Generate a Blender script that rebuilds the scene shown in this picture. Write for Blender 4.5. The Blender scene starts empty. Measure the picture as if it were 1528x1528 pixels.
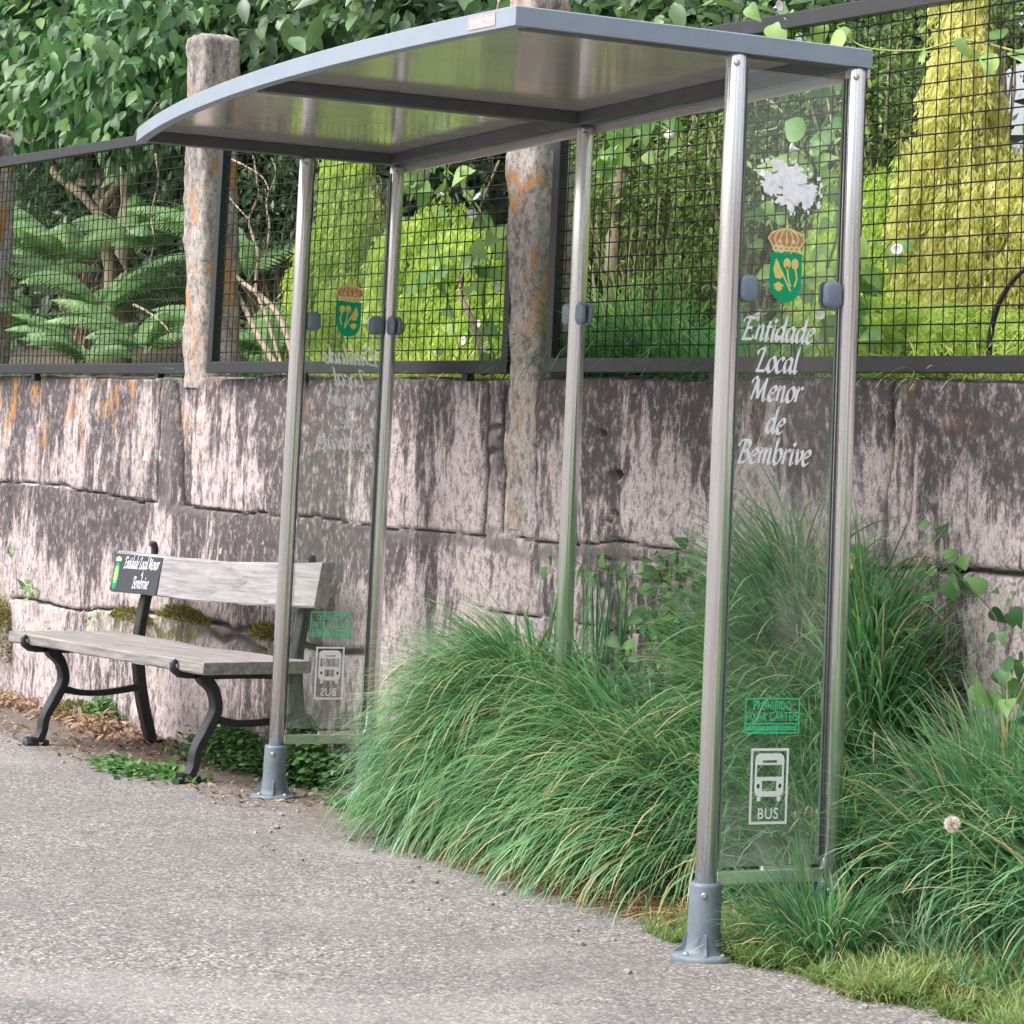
import bpy, bmesh, math, random
import numpy as np
from mathutils import Vector, Matrix
R=math.radians
random.seed(7); rng=np.random.default_rng(7)
scene=bpy.context.scene
COL=scene.collection

# ------------------------------------------------------------------ camera
FPX=3843.23; PPX,PPY=764.0,306.3; SZ=1528.0
CAM=np.array([5.787,-3.284,1.244])
_y,_p,_r=-1.1389,0.0952,0.0455
def _basis(yaw,pitch,roll):
    f=np.array([math.sin(yaw)*math.cos(pitch),math.cos(yaw)*math.cos(pitch),math.sin(pitch)])
    r=np.array([math.cos(yaw),-math.sin(yaw),0.0]); u=np.cross(r,f)
    return math.cos(roll)*r+math.sin(roll)*u, -math.sin(roll)*r+math.cos(roll)*u, f
CR,CU,CF=_basis(_y,_p,_r)
cd=bpy.data.cameras.new("camera"); cam=bpy.data.objects.new("camera",cd); COL.objects.link(cam)
cam.matrix_world=Matrix(((CR[0],CU[0],-CF[0],CAM[0]),(CR[1],CU[1],-CF[1],CAM[1]),(CR[2],CU[2],-CF[2],CAM[2]),(0,0,0,1)))
cd.sensor_width=36; cd.lens=FPX/SZ*36; cd.shift_y=-(SZ/2-PPY)/SZ; cd.clip_end=500; cd.clip_start=.05
scene.camera=cam
# ------------------------------------------------------------------ light
SUN_EL,SUN_AZ=52,-172   # azimuth: direction towards the sun, clockwise from +Y
w=bpy.data.worlds.new("World"); scene.world=w; w.use_nodes=True
nt=w.node_tree; bg=nt.nodes["Background"]
sky=nt.nodes.new("ShaderNodeTexSky"); sky.sky_type='NISHITA'; sky.sun_disc=False
sky.sun_elevation=R(SUN_EL); sky.sun_rotation=R(SUN_AZ); sky.dust_density=6; sky.air_density=1.2
hs=nt.nodes.new("ShaderNodeHueSaturation"); hs.inputs['Saturation'].default_value=.42; hs.inputs['Value'].default_value=1.3
nt.links.new(sky.outputs[0],hs.inputs['Color']); nt.links.new(hs.outputs[0],bg.inputs[0]); bg.inputs[1].default_value=.15
sd=bpy.data.lights.new("sun",'SUN'); sd.energy=1.2; sd.angle=R(38); sd.color=(1,.965,.94)
so=bpy.data.objects.new("sun",sd); COL.objects.link(so)
az=R(SUN_AZ); el=R(SUN_EL)
dirv=Vector((math.sin(az)*math.cos(el),math.cos(az)*math.cos(el),math.sin(el)))
so.rotation_euler=dirv.to_track_quat('Z','Y').to_euler(); so.location=(0,0,12)
scene.view_settings.view_transform='Standard'; scene.view_settings.look='None'
scene.view_settings.exposure=.74; scene.view_settings.gamma=1
scene.view_settings.use_curve_mapping=False
try:
    scene.cycles.transparent_max_bounces=16; scene.cycles.max_bounces=10
except Exception: pass

# ------------------------------------------------------------------ geometry frame
WY,WA=0.9493,0.1404                      # wall face: y = WY + WA*x
GS=0.0138                                # ground slope along x
def gz(x): return GS*x
def wally(x,off=0.0): return WY+off+WA*x
def W(px,py,off):                        # world point on a plane parallel to the wall
    d=CF+(px-PPX)/FPX*CR-(py-PPY)/FPX*CU
    t=(WY+off+WA*CAM[0]-CAM[1])/(d[1]-WA*d[0])
    return CAM+t*d
WN=np.array([WA,-1,0])/math.hypot(WA,1)  # wall normal, to the pavement
WD=np.array([1,WA,0])/math.hypot(WA,1)   # along the wall, to the right

# ------------------------------------------------------------------ noise (numpy)
class VNoise:
    def __init__(s,seed): s.g=np.random.default_rng(seed).random((256,256))
    def __call__(s,x,y):
        x=np.asarray(x,float);y=np.asarray(y,float)
        xi=np.floor(x).astype(int);yi=np.floor(y).astype(int);fx=x-xi;fy=y-yi
        fx=fx*fx*(3-2*fx);fy=fy*fy*(3-2*fy)
        a=s.g[xi%256,yi%256];b=s.g[(xi+1)%256,yi%256];c=s.g[xi%256,(yi+1)%256];d=s.g[(xi+1)%256,(yi+1)%256]
        return (a*(1-fx)+b*fx)*(1-fy)+(c*(1-fx)+d*fx)*fy
    def fbm(s,x,y,o=4):
        r=0;a=1;t=0
        for k in range(o): r=r+a*s(x*2**k+k*17,y*2**k+k*31);t+=a;a*=.5
        return r/t
VN=VNoise(3); VN2=VNoise(11)

# ------------------------------------------------------------------ materials
def newmat(name):
    m=bpy.data.materials.new(name); m.use_nodes=True
    return m,m.node_tree,m.node_tree.nodes["Principled BSDF"]
def setp(b,**k):
    for a,v in k.items():
        n=a.replace('_',' ')
        if n in b.inputs: b.inputs[n].default_value=v
def c4(c): return (c[0],c[1],c[2],1)
def node(nt,t,**k):
    n=nt.nodes.new(t)
    for a,v in k.items(): setattr(n,a,v)
    return n
def ramp(nt,fac,stops,interp='LINEAR'):
    r=nt.nodes.new("ShaderNodeValToRGB"); r.color_ramp.interpolation=interp
    e=r.color_ramp.elements
    while len(e)<len(stops): e.new(.5)
    for i,(p,c) in enumerate(stops): e[i].position=p; e[i].color=c4(c) if not isinstance(c,(int,float)) else (c,c,c,1)
    nt.links.new(fac,r.inputs[0]); return r.outputs[0]
def coords(nt,scale=(1,1,1),world=False):
    if world: src=node(nt,"ShaderNodeNewGeometry").outputs['Position']
    else: src=node(nt,"ShaderNodeTexCoord").outputs['Object']
    mp=node(nt,"ShaderNodeMapping"); mp.inputs['Scale'].default_value=scale
    nt.links.new(src,mp.inputs[0]); return mp.outputs[0]
def noise(nt,vec,scale,detail=4,rough=.55,dist=0):
    n=node(nt,"ShaderNodeTexNoise"); n.inputs['Scale'].default_value=scale; n.inputs['Detail'].default_value=detail
    n.inputs['Roughness'].default_value=rough; n.inputs['Distortion'].default_value=dist
    nt.links.new(vec,n.inputs['Vector']); return n.outputs[0]
def mix(nt,fac,a,b,blend='MIX'):
    m=node(nt,"ShaderNodeMix",data_type='RGBA',blend_type=blend)
    for s,v in ((0,fac),(6,a),(7,b)):
        if hasattr(v,'is_output') or isinstance(v,bpy.types.NodeSocket): nt.links.new(v,m.inputs[s])
        elif s==0: m.inputs[0].default_value=v
        else: m.inputs[s].default_value=c4(v)
    return m.outputs[2]
def math_(nt,op,a,b=0.0,clamp=False):
    m=node(nt,"ShaderNodeMath",operation=op,use_clamp=clamp)
    for s,v in ((0,a),(1,b)):
        if isinstance(v,bpy.types.NodeSocket): nt.links.new(v,m.inputs[s])
        else: m.inputs[s].default_value=v
    return m.outputs[0]
def attr(nt,name):
    return node(nt,"ShaderNodeAttribute",attribute_name=name).outputs['Fac']
def bump(nt,b,h,strength=.3,dist=.01):
    n=node(nt,"ShaderNodeBump"); n.inputs['Strength'].default_value=strength; n.inputs['Distance'].default_value=dist
    nt.links.new(h,n.inputs['Height']); nt.links.new(n.outputs[0],b.inputs['Normal'])

def leafmat(name,stops,transl=.35,rough=.45,spec=.4,tipdry=None):
    m,nt,b=newmat(name)
    a=attr(nt,'rnd'); col=ramp(nt,a,stops)
    n=noise(nt,coords(nt,world=True),9,2)
    col=mix(nt,.35,col,mix(nt,ramp(nt,n,[(.3,.25),(.7,1.0)]),(.0,.0,.0),(1,1,1)),'SOFT_LIGHT')
    if tipdry:
        t=attr(nt,'tt'); f=ramp(nt,t,[(.72,0.0),(1,1.0)])
        f=math_(nt,'MULTIPLY',f,ramp(nt,math_(nt,'FRACT',math_(nt,'MULTIPLY',a,17.3)),[(.74,0.0),(.95,1.0)]))
        col=mix(nt,f,col,tipdry)
    nt.links.new(col,b.inputs['Base Color']); setp(b,Roughness=rough,Specular_IOR_Level=spec)
    tr=node(nt,"ShaderNodeBsdfTranslucent"); ms=node(nt,"ShaderNodeMixShader"); ms.inputs[0].default_value=transl
    hsv=node(nt,"ShaderNodeHueSaturation"); hsv.inputs['Saturation'].default_value=1.15; hsv.inputs['Value'].default_value=1.5; hsv.inputs['Hue'].default_value=.49
    nt.links.new(col,hsv.inputs['Color']); nt.links.new(hsv.outputs[0],tr.inputs[0])
    out=nt.nodes['Material Output']; nt.links.new(b.outputs[0],ms.inputs[1]); nt.links.new(tr.outputs[0],ms.inputs[2]); nt.links.new(ms.outputs[0],out.inputs[0])
    return m
def plain(name,col,rough=.5,metal=0,var=.12,scale=30,bmp=0,spec=.5,world=False,stretch=(1,1,1)):
    m,nt,b=newmat(name)
    n=noise(nt,coords(nt,stretch,world),scale,5)
    c=ramp(nt,n,[(.3,tuple(x*(1-var) for x in col)),(.7,tuple(min(1,x*(1+var)) for x in col))])
    nt.links.new(c,b.inputs['Base Color'])
    rr=ramp(nt,noise(nt,coords(nt,stretch,world),scale*.4,3),[(.3,max(0,rough-.08)),(.7,min(1,rough+.1))])
    nt.links.new(rr,b.inputs['Roughness']); setp(b,Metallic=metal,Specular_IOR_Level=spec)
    if bmp: bump(nt,b,n,bmp,.003)
    return m
M={}
M['grey_paint']=plain('grey_paint',(.25,.30,.365),.38,0,.05,14,.05)
M['base_paint']=plain('base_paint',(.135,.165,.20),.5,0,.16,22,.12)
M['beam_paint']=plain('beam_paint',(.085,.09,.10),.5,0,.1,14,.05)
M['dark_clamp']=plain('clamp_paint',(.17,.21,.26),.42,0,.06,30)
M['black_rubber']=plain('black_rubber',(.05,.05,.052),.6,0,.2)
M['bolt_metal']=plain('bolt_metal',(.62,.62,.6),.3,1,.1)
M['iron']=plain('black_cast_iron',(.022,.024,.028),.48,0,.3,40,.25)
M['fence_paint']=plain('fence_paint',(.018,.020,.025),.42,0,.2,20,.08)
M['wire']=plain('wire',(.010,.011,.011),.6,0,.3,30,0,.25)
M['plate']=plain('plate_black',(.03,.036,.045),.4,0,.1)
M['white_vinyl']=plain('white_vinyl',(.93,.93,.95),.45,0,.04)
M['green_vinyl']=plain('green_vinyl',(.0,.38,.17),.4,0,.05)
M['bright_green']=plain('notice_green',(.06,.68,.34),.4,0,.05)
M['gold_vinyl']=plain('gold_vinyl',(.92,.80,.22),.4,0,.08)
M['crown_vinyl']=plain('crown_vinyl',(.92,.74,.36),.4,0,.15,60)
M['crown_dark']=plain('crown_dark',(.62,.30,.16),.4,0,.15,60)
M['hose']=plain('hose',(.02,.02,.022),.4)
M['label_plate']=plain('label_plate',(.40,.33,.33),.4)
for k_ in ('white_vinyl','green_vinyl','gold_vinyl','crown_vinyl','crown_dark','notice_green'):
    m_=bpy.data.materials[k_]; nt_=m_.node_tree; b_=nt_.nodes['Principled BSDF']; t_=nt_.nodes.new('ShaderNodeBsdfTranslucent'); x_=nt_.nodes.new('ShaderNodeMixShader'); x_.inputs[0].default_value=.25
    nt_.links.new(b_.inputs['Base Color'].links[0].from_socket,t_.inputs[0]); nt_.links.new(b_.outputs[0],x_.inputs[1]); nt_.links.new(t_.outputs[0],x_.inputs[2]); nt_.links.new(x_.outputs[0],nt_.nodes['Material Output'].inputs[0])
# brushed stainless
m,nt,b=newmat('brushed_steel'); n=noise(nt,coords(nt,(1,1,.02)),220,3)
nt.links.new(ramp(nt,n,[(.3,(.80,.80,.80)),(.7,(.92,.92,.92))]),b.inputs['Base Color'])
nt.links.new(ramp(nt,noise(nt,coords(nt,(1,1,.05)),60,4),[(.3,.19),(.7,.30)]),b.inputs['Roughness']); setp(b,Metallic=.86); M['steel']=m
# ceiling
m,nt,b=newmat('ceiling_sheet'); n=noise(nt,coords(nt,(1,.4,1)),5,4)
nt.links.new(ramp(nt,n,[(.3,(.52,.485,.46)),(.7,(.61,.57,.545))]),b.inputs['Base Color'])
nt.links.new(ramp(nt,noise(nt,coords(nt),8,4),[(.3,.08),(.7,.15)]),b.inputs['Roughness']); setp(b,Specular_IOR_Level=.7,Metallic=.25)
wv=node(nt,"ShaderNodeTexWave",wave_type='BANDS',bands_direction='X'); wv.inputs['Scale'].default_value=8; wv.inputs['Distortion'].default_value=1.2
nt.links.new(coords(nt),wv.inputs['Vector']); bump(nt,b,wv.outputs['Fac'],.02,.003); M['ceiling']=m
# glass
m,nt,b=newmat('panel_glass'); out=nt.nodes['Material Output']
gl=node(nt,"ShaderNodeBsdfGlossy"); gl.inputs['Roughness'].default_value=.02; gl.inputs['Color'].default_value=(1,1,1,1)
tr=node(nt,"ShaderNodeBsdfTransparent"); tr.inputs[0].default_value=(.965,.985,.97,1)
fr=node(nt,"ShaderNodeFresnel"); fr.inputs[0].default_value=1.5
ms=node(nt,"ShaderNodeMixShader"); nt.links.new(math_(nt,'MULTIPLY',fr.outputs[0],1.0),ms.inputs[0]); nt.links.new(tr.outputs[0],ms.inputs[1]); nt.links.new(gl.outputs[0],ms.inputs[2])
dirt=node(nt,"ShaderNodeBsdfDiffuse"); dirt.inputs[0].default_value=(.6,.62,.58,1)
sep=node(nt,"ShaderNodeSeparateXYZ"); nt.links.new(coords(nt),sep.inputs[0])
low=ramp(nt,sep.outputs['Z'],[(.22,.55),(.42,.0)])
nz=noise(nt,coords(nt,(3,3,1.2)),3.5,6,.7)
film=ramp(nt,nz,[(.40,.01),(.72,.075)])
film=math_(nt,'ADD',film,math_(nt,'MULTIPLY',low,ramp(nt,noise(nt,coords(nt),9,4),[(.3,.05),(.75,.7)])),True)
m2=node(nt,"ShaderNodeMixShader"); nt.links.new(film,m2.inputs[0]); nt.links.new(ms.outputs[0],m2.inputs[1]); nt.links.new(dirt.outputs[0],m2.inputs[2]); nt.links.new(m2.outputs[0],out.inputs[0]); M['glass']=m
m,nt,b=newmat('glass_edge'); setp(b,Roughness=.2); b.inputs['Base Color'].default_value=(.28,.50,.38,1); M['glass_edge']=m
# residue
m,nt,b=newmat('paper_residue'); n=noise(nt,coords(nt),60,5); nt.links.new(ramp(nt,n,[(.3,(.80,.83,.88)),(.6,(.97,.97,.98))]),b.inputs['Base Color']); setp(b,Roughness=.8); setp(b,Roughness=.9); M['residue']=m
# weathered wood
def wood(name,c1,c2,c3):
    m,nt,b=newmat(name); v=coords(nt,(1.2,16,16)); n=noise(nt,v,3.2,8,.62,.6)
    c=ramp(nt,n,[(.25,c1),(.5,c2),(.78,c3)])
    k=noise(nt,coords(nt,(2.2,5,9)),2,5,.6,1.2); c=mix(nt,ramp(nt,k,[(.56,0.0),(.72,.55)]),c,(.10,.085,.075))
    nt.links.new(c,b.inputs['Base Color']); setp(b,Roughness=.8); bump(nt,b,n,.5,.004); return m
M['wood']=wood('weathered_wood',(.11,.10,.092),(.235,.218,.208),(.38,.36,.35))
M['wood_back']=wood('bleached_wood',(.14,.132,.132),(.27,.26,.27),(.40,.395,.41))
M['bark']=plain('bark',(.17,.12,.085),.9,0,.45,14,.8,world=True,stretch=(1,1,.25))
M['pale_bark']=plain('pale_bark',(.34,.27,.2),.9,0,.35,14,.8,world=True,stretch=(1,1,.25))
M['dry_stem']=plain('dry_stem',(.40,.32,.24),.85,0,.3,40,.4,world=True)
M['green_stem']=plain('green_stem',(.22,.30,.08),.7,0,.2,40)
M['petal']=plain('petal',(.85,.82,.80),.6,0,.05)
M['stone_chip']=plain('stone_chip',(.28,.25,.24),.9,0,.35,20,world=True)

# granite wall
def granite(name,wall=True):
    m,nt,b=newmat(name)
    v=coords(nt,world=True)
    base=ramp(nt,noise(nt,v,1.7,5,.6),[(.3,(.43,.37,.375)),(.55,(.53,.455,.458)),(.75,(.49,.42,.405))] if wall else [(.3,(.34,.315,.29)),(.55,(.43,.39,.36)),(.75,(.40,.345,.29))])
    # crystals: short upright flecks
    fl=noise(nt,coords(nt,(1,1,.6),True),40,5,.8)
    base=mix(nt,ramp(nt,fl,[(.42,.80),(.50,0.0)]),base,(.15,.13,.135))
    base=mix(nt,ramp(nt,fl,[(.56,0.0),(.64,.45)]),base,(.66,.57,.57))
    f2=noise(nt,coords(nt,(1,1,.7),True),150,3,.6)
    base=mix(nt,ramp(nt,f2,[(.4,.4),(.5,0.0)]),base,(.12,.11,.11))
    # black weathering streaks
    st=noise(nt,coords(nt,(10,10,1.9),True),1.5,10,.74,.6)
    st2=noise(nt,coords(nt,(22,22,4),True),1.0,7,.75,.6)
    s=math_(nt,'ADD',math_(nt,'MULTIPLY',st,.80),math_(nt,'MULTIPLY',st2,.20))
    big=noise(nt,coords(nt,(1.6,1.6,.7),True),1.5,4,.6)
    s=math_(nt,'ADD',s,math_(nt,'MULTIPLY',math_(nt,'SUBTRACT',big,.5),.80))
    if wall:
        s=math_(nt,'ADD',s,math_(nt,'MULTIPLY',attr(nt,'stain'),.23))
    fac=ramp(nt,s,[(.53,0.0),(.56,.6),(.60,.97)] if wall else [(.53,0.0),(.62,.5),(.75,.85)])
    sp=noise(nt,coords(nt,(1,1,.6),True),34,5,.8)
    fac=math_(nt,'MULTIPLY',fac,ramp(nt,sp,[(.38,.35),(.50,1.0)]))
    base=mix(nt,fac,base,(.072,.063,.068))
    # orange lichen
    li=noise(nt,coords(nt,(1,1,.75),True),6.5,7,.7,.3)
    g=node(nt,"ShaderNodeNewGeometry"); sx=node(nt,"ShaderNodeSeparateXYZ"); nt.links.new(g.outputs['Position'],sx.inputs[0])
    if wall:
        reg=math_(nt,'MULTIPLY',ramp(nt,math_(nt,'MULTIPLY',sx.outputs['X'],-.1),[(.50,.15),(.56,1.0)]),
                  ramp(nt,math_(nt,'MULTIPLY',sx.outputs['Z'],.5),[(.5,.0),(.68,1.0)]))
        lf=math_(nt,'MULTIPLY',ramp(nt,li,[(.54,0.0),(.60,.9)]),reg)
        lf=math_(nt,'MULTIPLY',lf,ramp(nt,noise(nt,coords(nt,(9,9,2.2),True),2,4),[(.4,.0),(.55,1.0)]))
    else:
        reg=ramp(nt,math_(nt,'MULTIPLY',sx.outputs['Z'],.25),[(.40,.25),(.50,1.0),(.67,1.0),(.72,.1)])
        lf=math_(nt,'MULTIPLY',ramp(nt,li,[(.525,0.0),(.58,.85)]),reg)
    base=mix(nt,lf,base,(.46,.225,.06))
    gl_=noise(nt,v,9,4,.5); base=mix(nt,ramp(nt,gl_,[(.70,0.0),(.735,.8)]),base,(.50,.52,.44))
    if wall:
        j=attr(nt,'joint'); base=mix(nt,ramp(nt,j,[(.25,0.0),(.8,.96)]),base,(.030,.027,.024))
        mo=attr(nt,'mortar'); base=mix(nt,math_(nt,'MULTIPLY',mo,.72),base,(.125,.115,.115))
        ms_=attr(nt,'moss'); mn=noise(nt,v,22,5,.7)
        base=mix(nt,math_(nt,'MULTIPLY',ms_,ramp(nt,mn,[(.42,0.0),(.55,.9)])),base,(.13,.14,.045))
    nt.links.new(base,b.inputs['Base Color']); setp(b,Roughness=.9,Specular_IOR_Level=.25)
    h=math_(nt,'ADD',math_(nt,'MULTIPLY',fl,.6),math_(nt,'MULTIPLY',noise(nt,v,14,6,.6),1.0))
    bump(nt,b,h,.7,.006)
    return m
M['granite']=granite('granite_wall'); M['granite_post']=granite('granite_post',False)

# pavement
m,nt,b=newmat('worn_pavement')
v=coords(nt,world=True)
vo=node(nt,"ShaderNodeTexVoronoi"); vo.inputs['Scale'].default_value=115; nt.links.new(v,vo.inputs['Vector'])
chip=node(nt,"ShaderNodeSeparateColor"); nt.links.new(vo.outputs['Color'],chip.inputs[0])
base=ramp(nt,chip.outputs[0],[(.0,(.09,.086,.086)),(.3,(.19,.184,.183)),(.6,(.258,.244,.242)),(.85,(.35,.305,.295)),(1,(.52,.50,.49))])
gap=ramp(nt,vo.outputs['Distance'],[(.4,0.0),(.75,.55)]); base=mix(nt,gap,base,(.12,.11,.105))
n2=noise(nt,v,45,5,.7); base=mix(nt,.85,base,ramp(nt,n2,[(.35,(.35,.35,.35)),(.65,(.65,.65,.65))]),'OVERLAY')
n1=noise(nt,v,1.1,5,.6); base=mix(nt,ramp(nt,n1,[(.38,.0),(.66,.55)]),base,(.135,.128,.13)); n3=noise(nt,coords(nt,(1,1,1),True),.55,7,.7,.8); base=mix(nt,ramp(nt,n3,[(.52,.0),(.62,.35)]),base,(.34,.32,.315)); n4=noise(nt,v,6,6,.75); base=mix(nt,ramp(nt,n4,[(.58,.0),(.68,.5)]),base,(.10,.095,.095))
sx=node(nt,"ShaderNodeSeparateXYZ"); nt.links.new(v,sx.inputs[0])
dist=math_(nt,'SUBTRACT',math_(nt,'ADD',math_(nt,'MULTIPLY',sx.outputs['X'],.1404),.93),sx.outputs['Y'])  # metres from the wall
dn=math_(nt,'ADD',dist,math_(nt,'MULTIPLY',math_(nt,'SUBTRACT',noise(nt,v,3.2,5,.65),.5),.9))
soil=ramp(nt,dn,[(.42,1.0),(.74,.0)])
soil=math_(nt,'MULTIPLY',soil,.8)
base=mix(nt,soil,base,mix(nt,ramp(nt,noise(nt,v,60,4,.7),[(.4,0.0),(.6,1.0)]),(.075,.058,.045),(.18,.14,.11)))
nt.links.new(base,b.inputs['Base Color']); setp(b,Roughness=.93,Specular_IOR_Level=.25)
hh=math_(nt,'ADD',math_(nt,'MULTIPLY',vo.outputs['Distance'],-1.0),math_(nt,'MULTIPLY',n2,1.2)); bump(nt,b,hh,.55,.004)
M['pavement']=m
M['soil']=plain('soil',(.085,.066,.045),.95,0,.5,30,1.0,world=True)

G1=[(0,(.035,.085,.03)),(.35,(.07,.16,.05)),(.7,(.13,.26,.075)),(.92,(.24,.36,.11)),(1,(.42,.38,.17))]
M['grass']=leafmat('tussock_grass',[(0,(.055,.145,.07)),(.35,(.12,.275,.125)),(.75,(.21,.42,.20)),(.945,(.34,.54,.29)),(.97,(.58,.50,.30)),(1,(.60,.48,.30))],.38,.42,.5,(.45,.36,.17))
M['grass2']=leafmat('verge_grass',[(0,(.055,.145,.075)),(.4,(.12,.27,.13)),(.8,(.21,.41,.20)),(.94,(.34,.52,.28)),(.97,(.58,.50,.30)),(1,(.60,.48,.30))],.33,.45,.45,(.5,.4,.2))
M['short_grass']=leafmat('short_grass',[(0,(.08,.14,.05)),(.4,(.17,.26,.09)),(.75,(.28,.36,.14)),(.9,(.42,.42,.20)),(1,(.55,.46,.28))],.35,.5,.4,(.5,.4,.2))
M['straw']=leafmat('straw',[(0,(.22,.13,.06)),(.5,(.48,.30,.16)),(1,(.66,.47,.30))],.2,.7,.2)
M['glossy']=leafmat('glossy_leaf',[(0,(.03,.075,.035)),(.4,(.065,.15,.06)),(.75,(.13,.26,.10)),(1,(.30,.46,.17))],.3,.36,.45)
M['laurel']=leafmat('dark_leaf',[(0,(.035,.065,.04)),(.5,(.075,.135,.065)),(.85,(.14,.24,.10)),(1,(.28,.38,.16))],.25,.32,.5)  # leaf tones lightened, standing in for haze over the garden
M['hedge']=leafmat('hedge_leaf',[(0,(.03,.05,.03)),(.6,(.07,.12,.055)),(.9,(.15,.22,.09)),(1,(.27,.32,.15))],.25,.45,.3)  # background haze put into the colour: paler than the leaves themselves
M['fern']=leafmat('fern_leaf',[(0,(.10,.20,.09)),(.5,(.22,.38,.18)),(1,(.40,.55,.28))],.42,.5,.3)
M['lime']=leafmat('lime_foliage',[(0,(.16,.26,.05)),(.3,(.36,.50,.12)),(.7,(.58,.70,.24)),(1,(.74,.78,.38))],.45,.5,.3)
M['gold']=leafmat('golden_foliage',[(0,(.28,.30,.09)),(.3,(.52,.54,.20)),(.7,(.74,.72,.34)),(.93,(.82,.74,.44)),(1,(.70,.42,.22))],.45,.5,.3)
M['shrub']=leafmat('fine_shrub',[(0,(.05,.08,.03)),(.45,(.12,.20,.065)),(.78,(.26,.36,.11)),(.93,(.42,.46,.18)),(1,(.55,.36,.18))],.3,.5,.3)
M['gardengrass']=leafmat('garden_grass',[(0,(.05,.14,.06)),(.5,(.12,.30,.12)),(1,(.25,.46,.17))],.35,.45,.4)
M['vine']=leafmat('vine_leaf',[(0,(.12,.26,.08)),(.5,(.24,.42,.15)),(1,(.44,.62,.22))],.4,.45,.4)
M['bramble']=leafmat('bramble_leaf',[(0,(.035,.09,.035)),(.5,(.075,.18,.06)),(1,(.18,.33,.11))],.3,.45,.4)
M['moss']=leafmat('moss',[(0,(.05,.055,.015)),(.5,(.15,.16,.04)),(1,(.32,.28,.10))],.15,.8,.1)
M['deadleaf']=leafmat('dead_leaf',[(0,(.07,.05,.04)),(.5,(.20,.13,.09)),(1,(.42,.30,.21))],.15,.8,.2)

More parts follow.
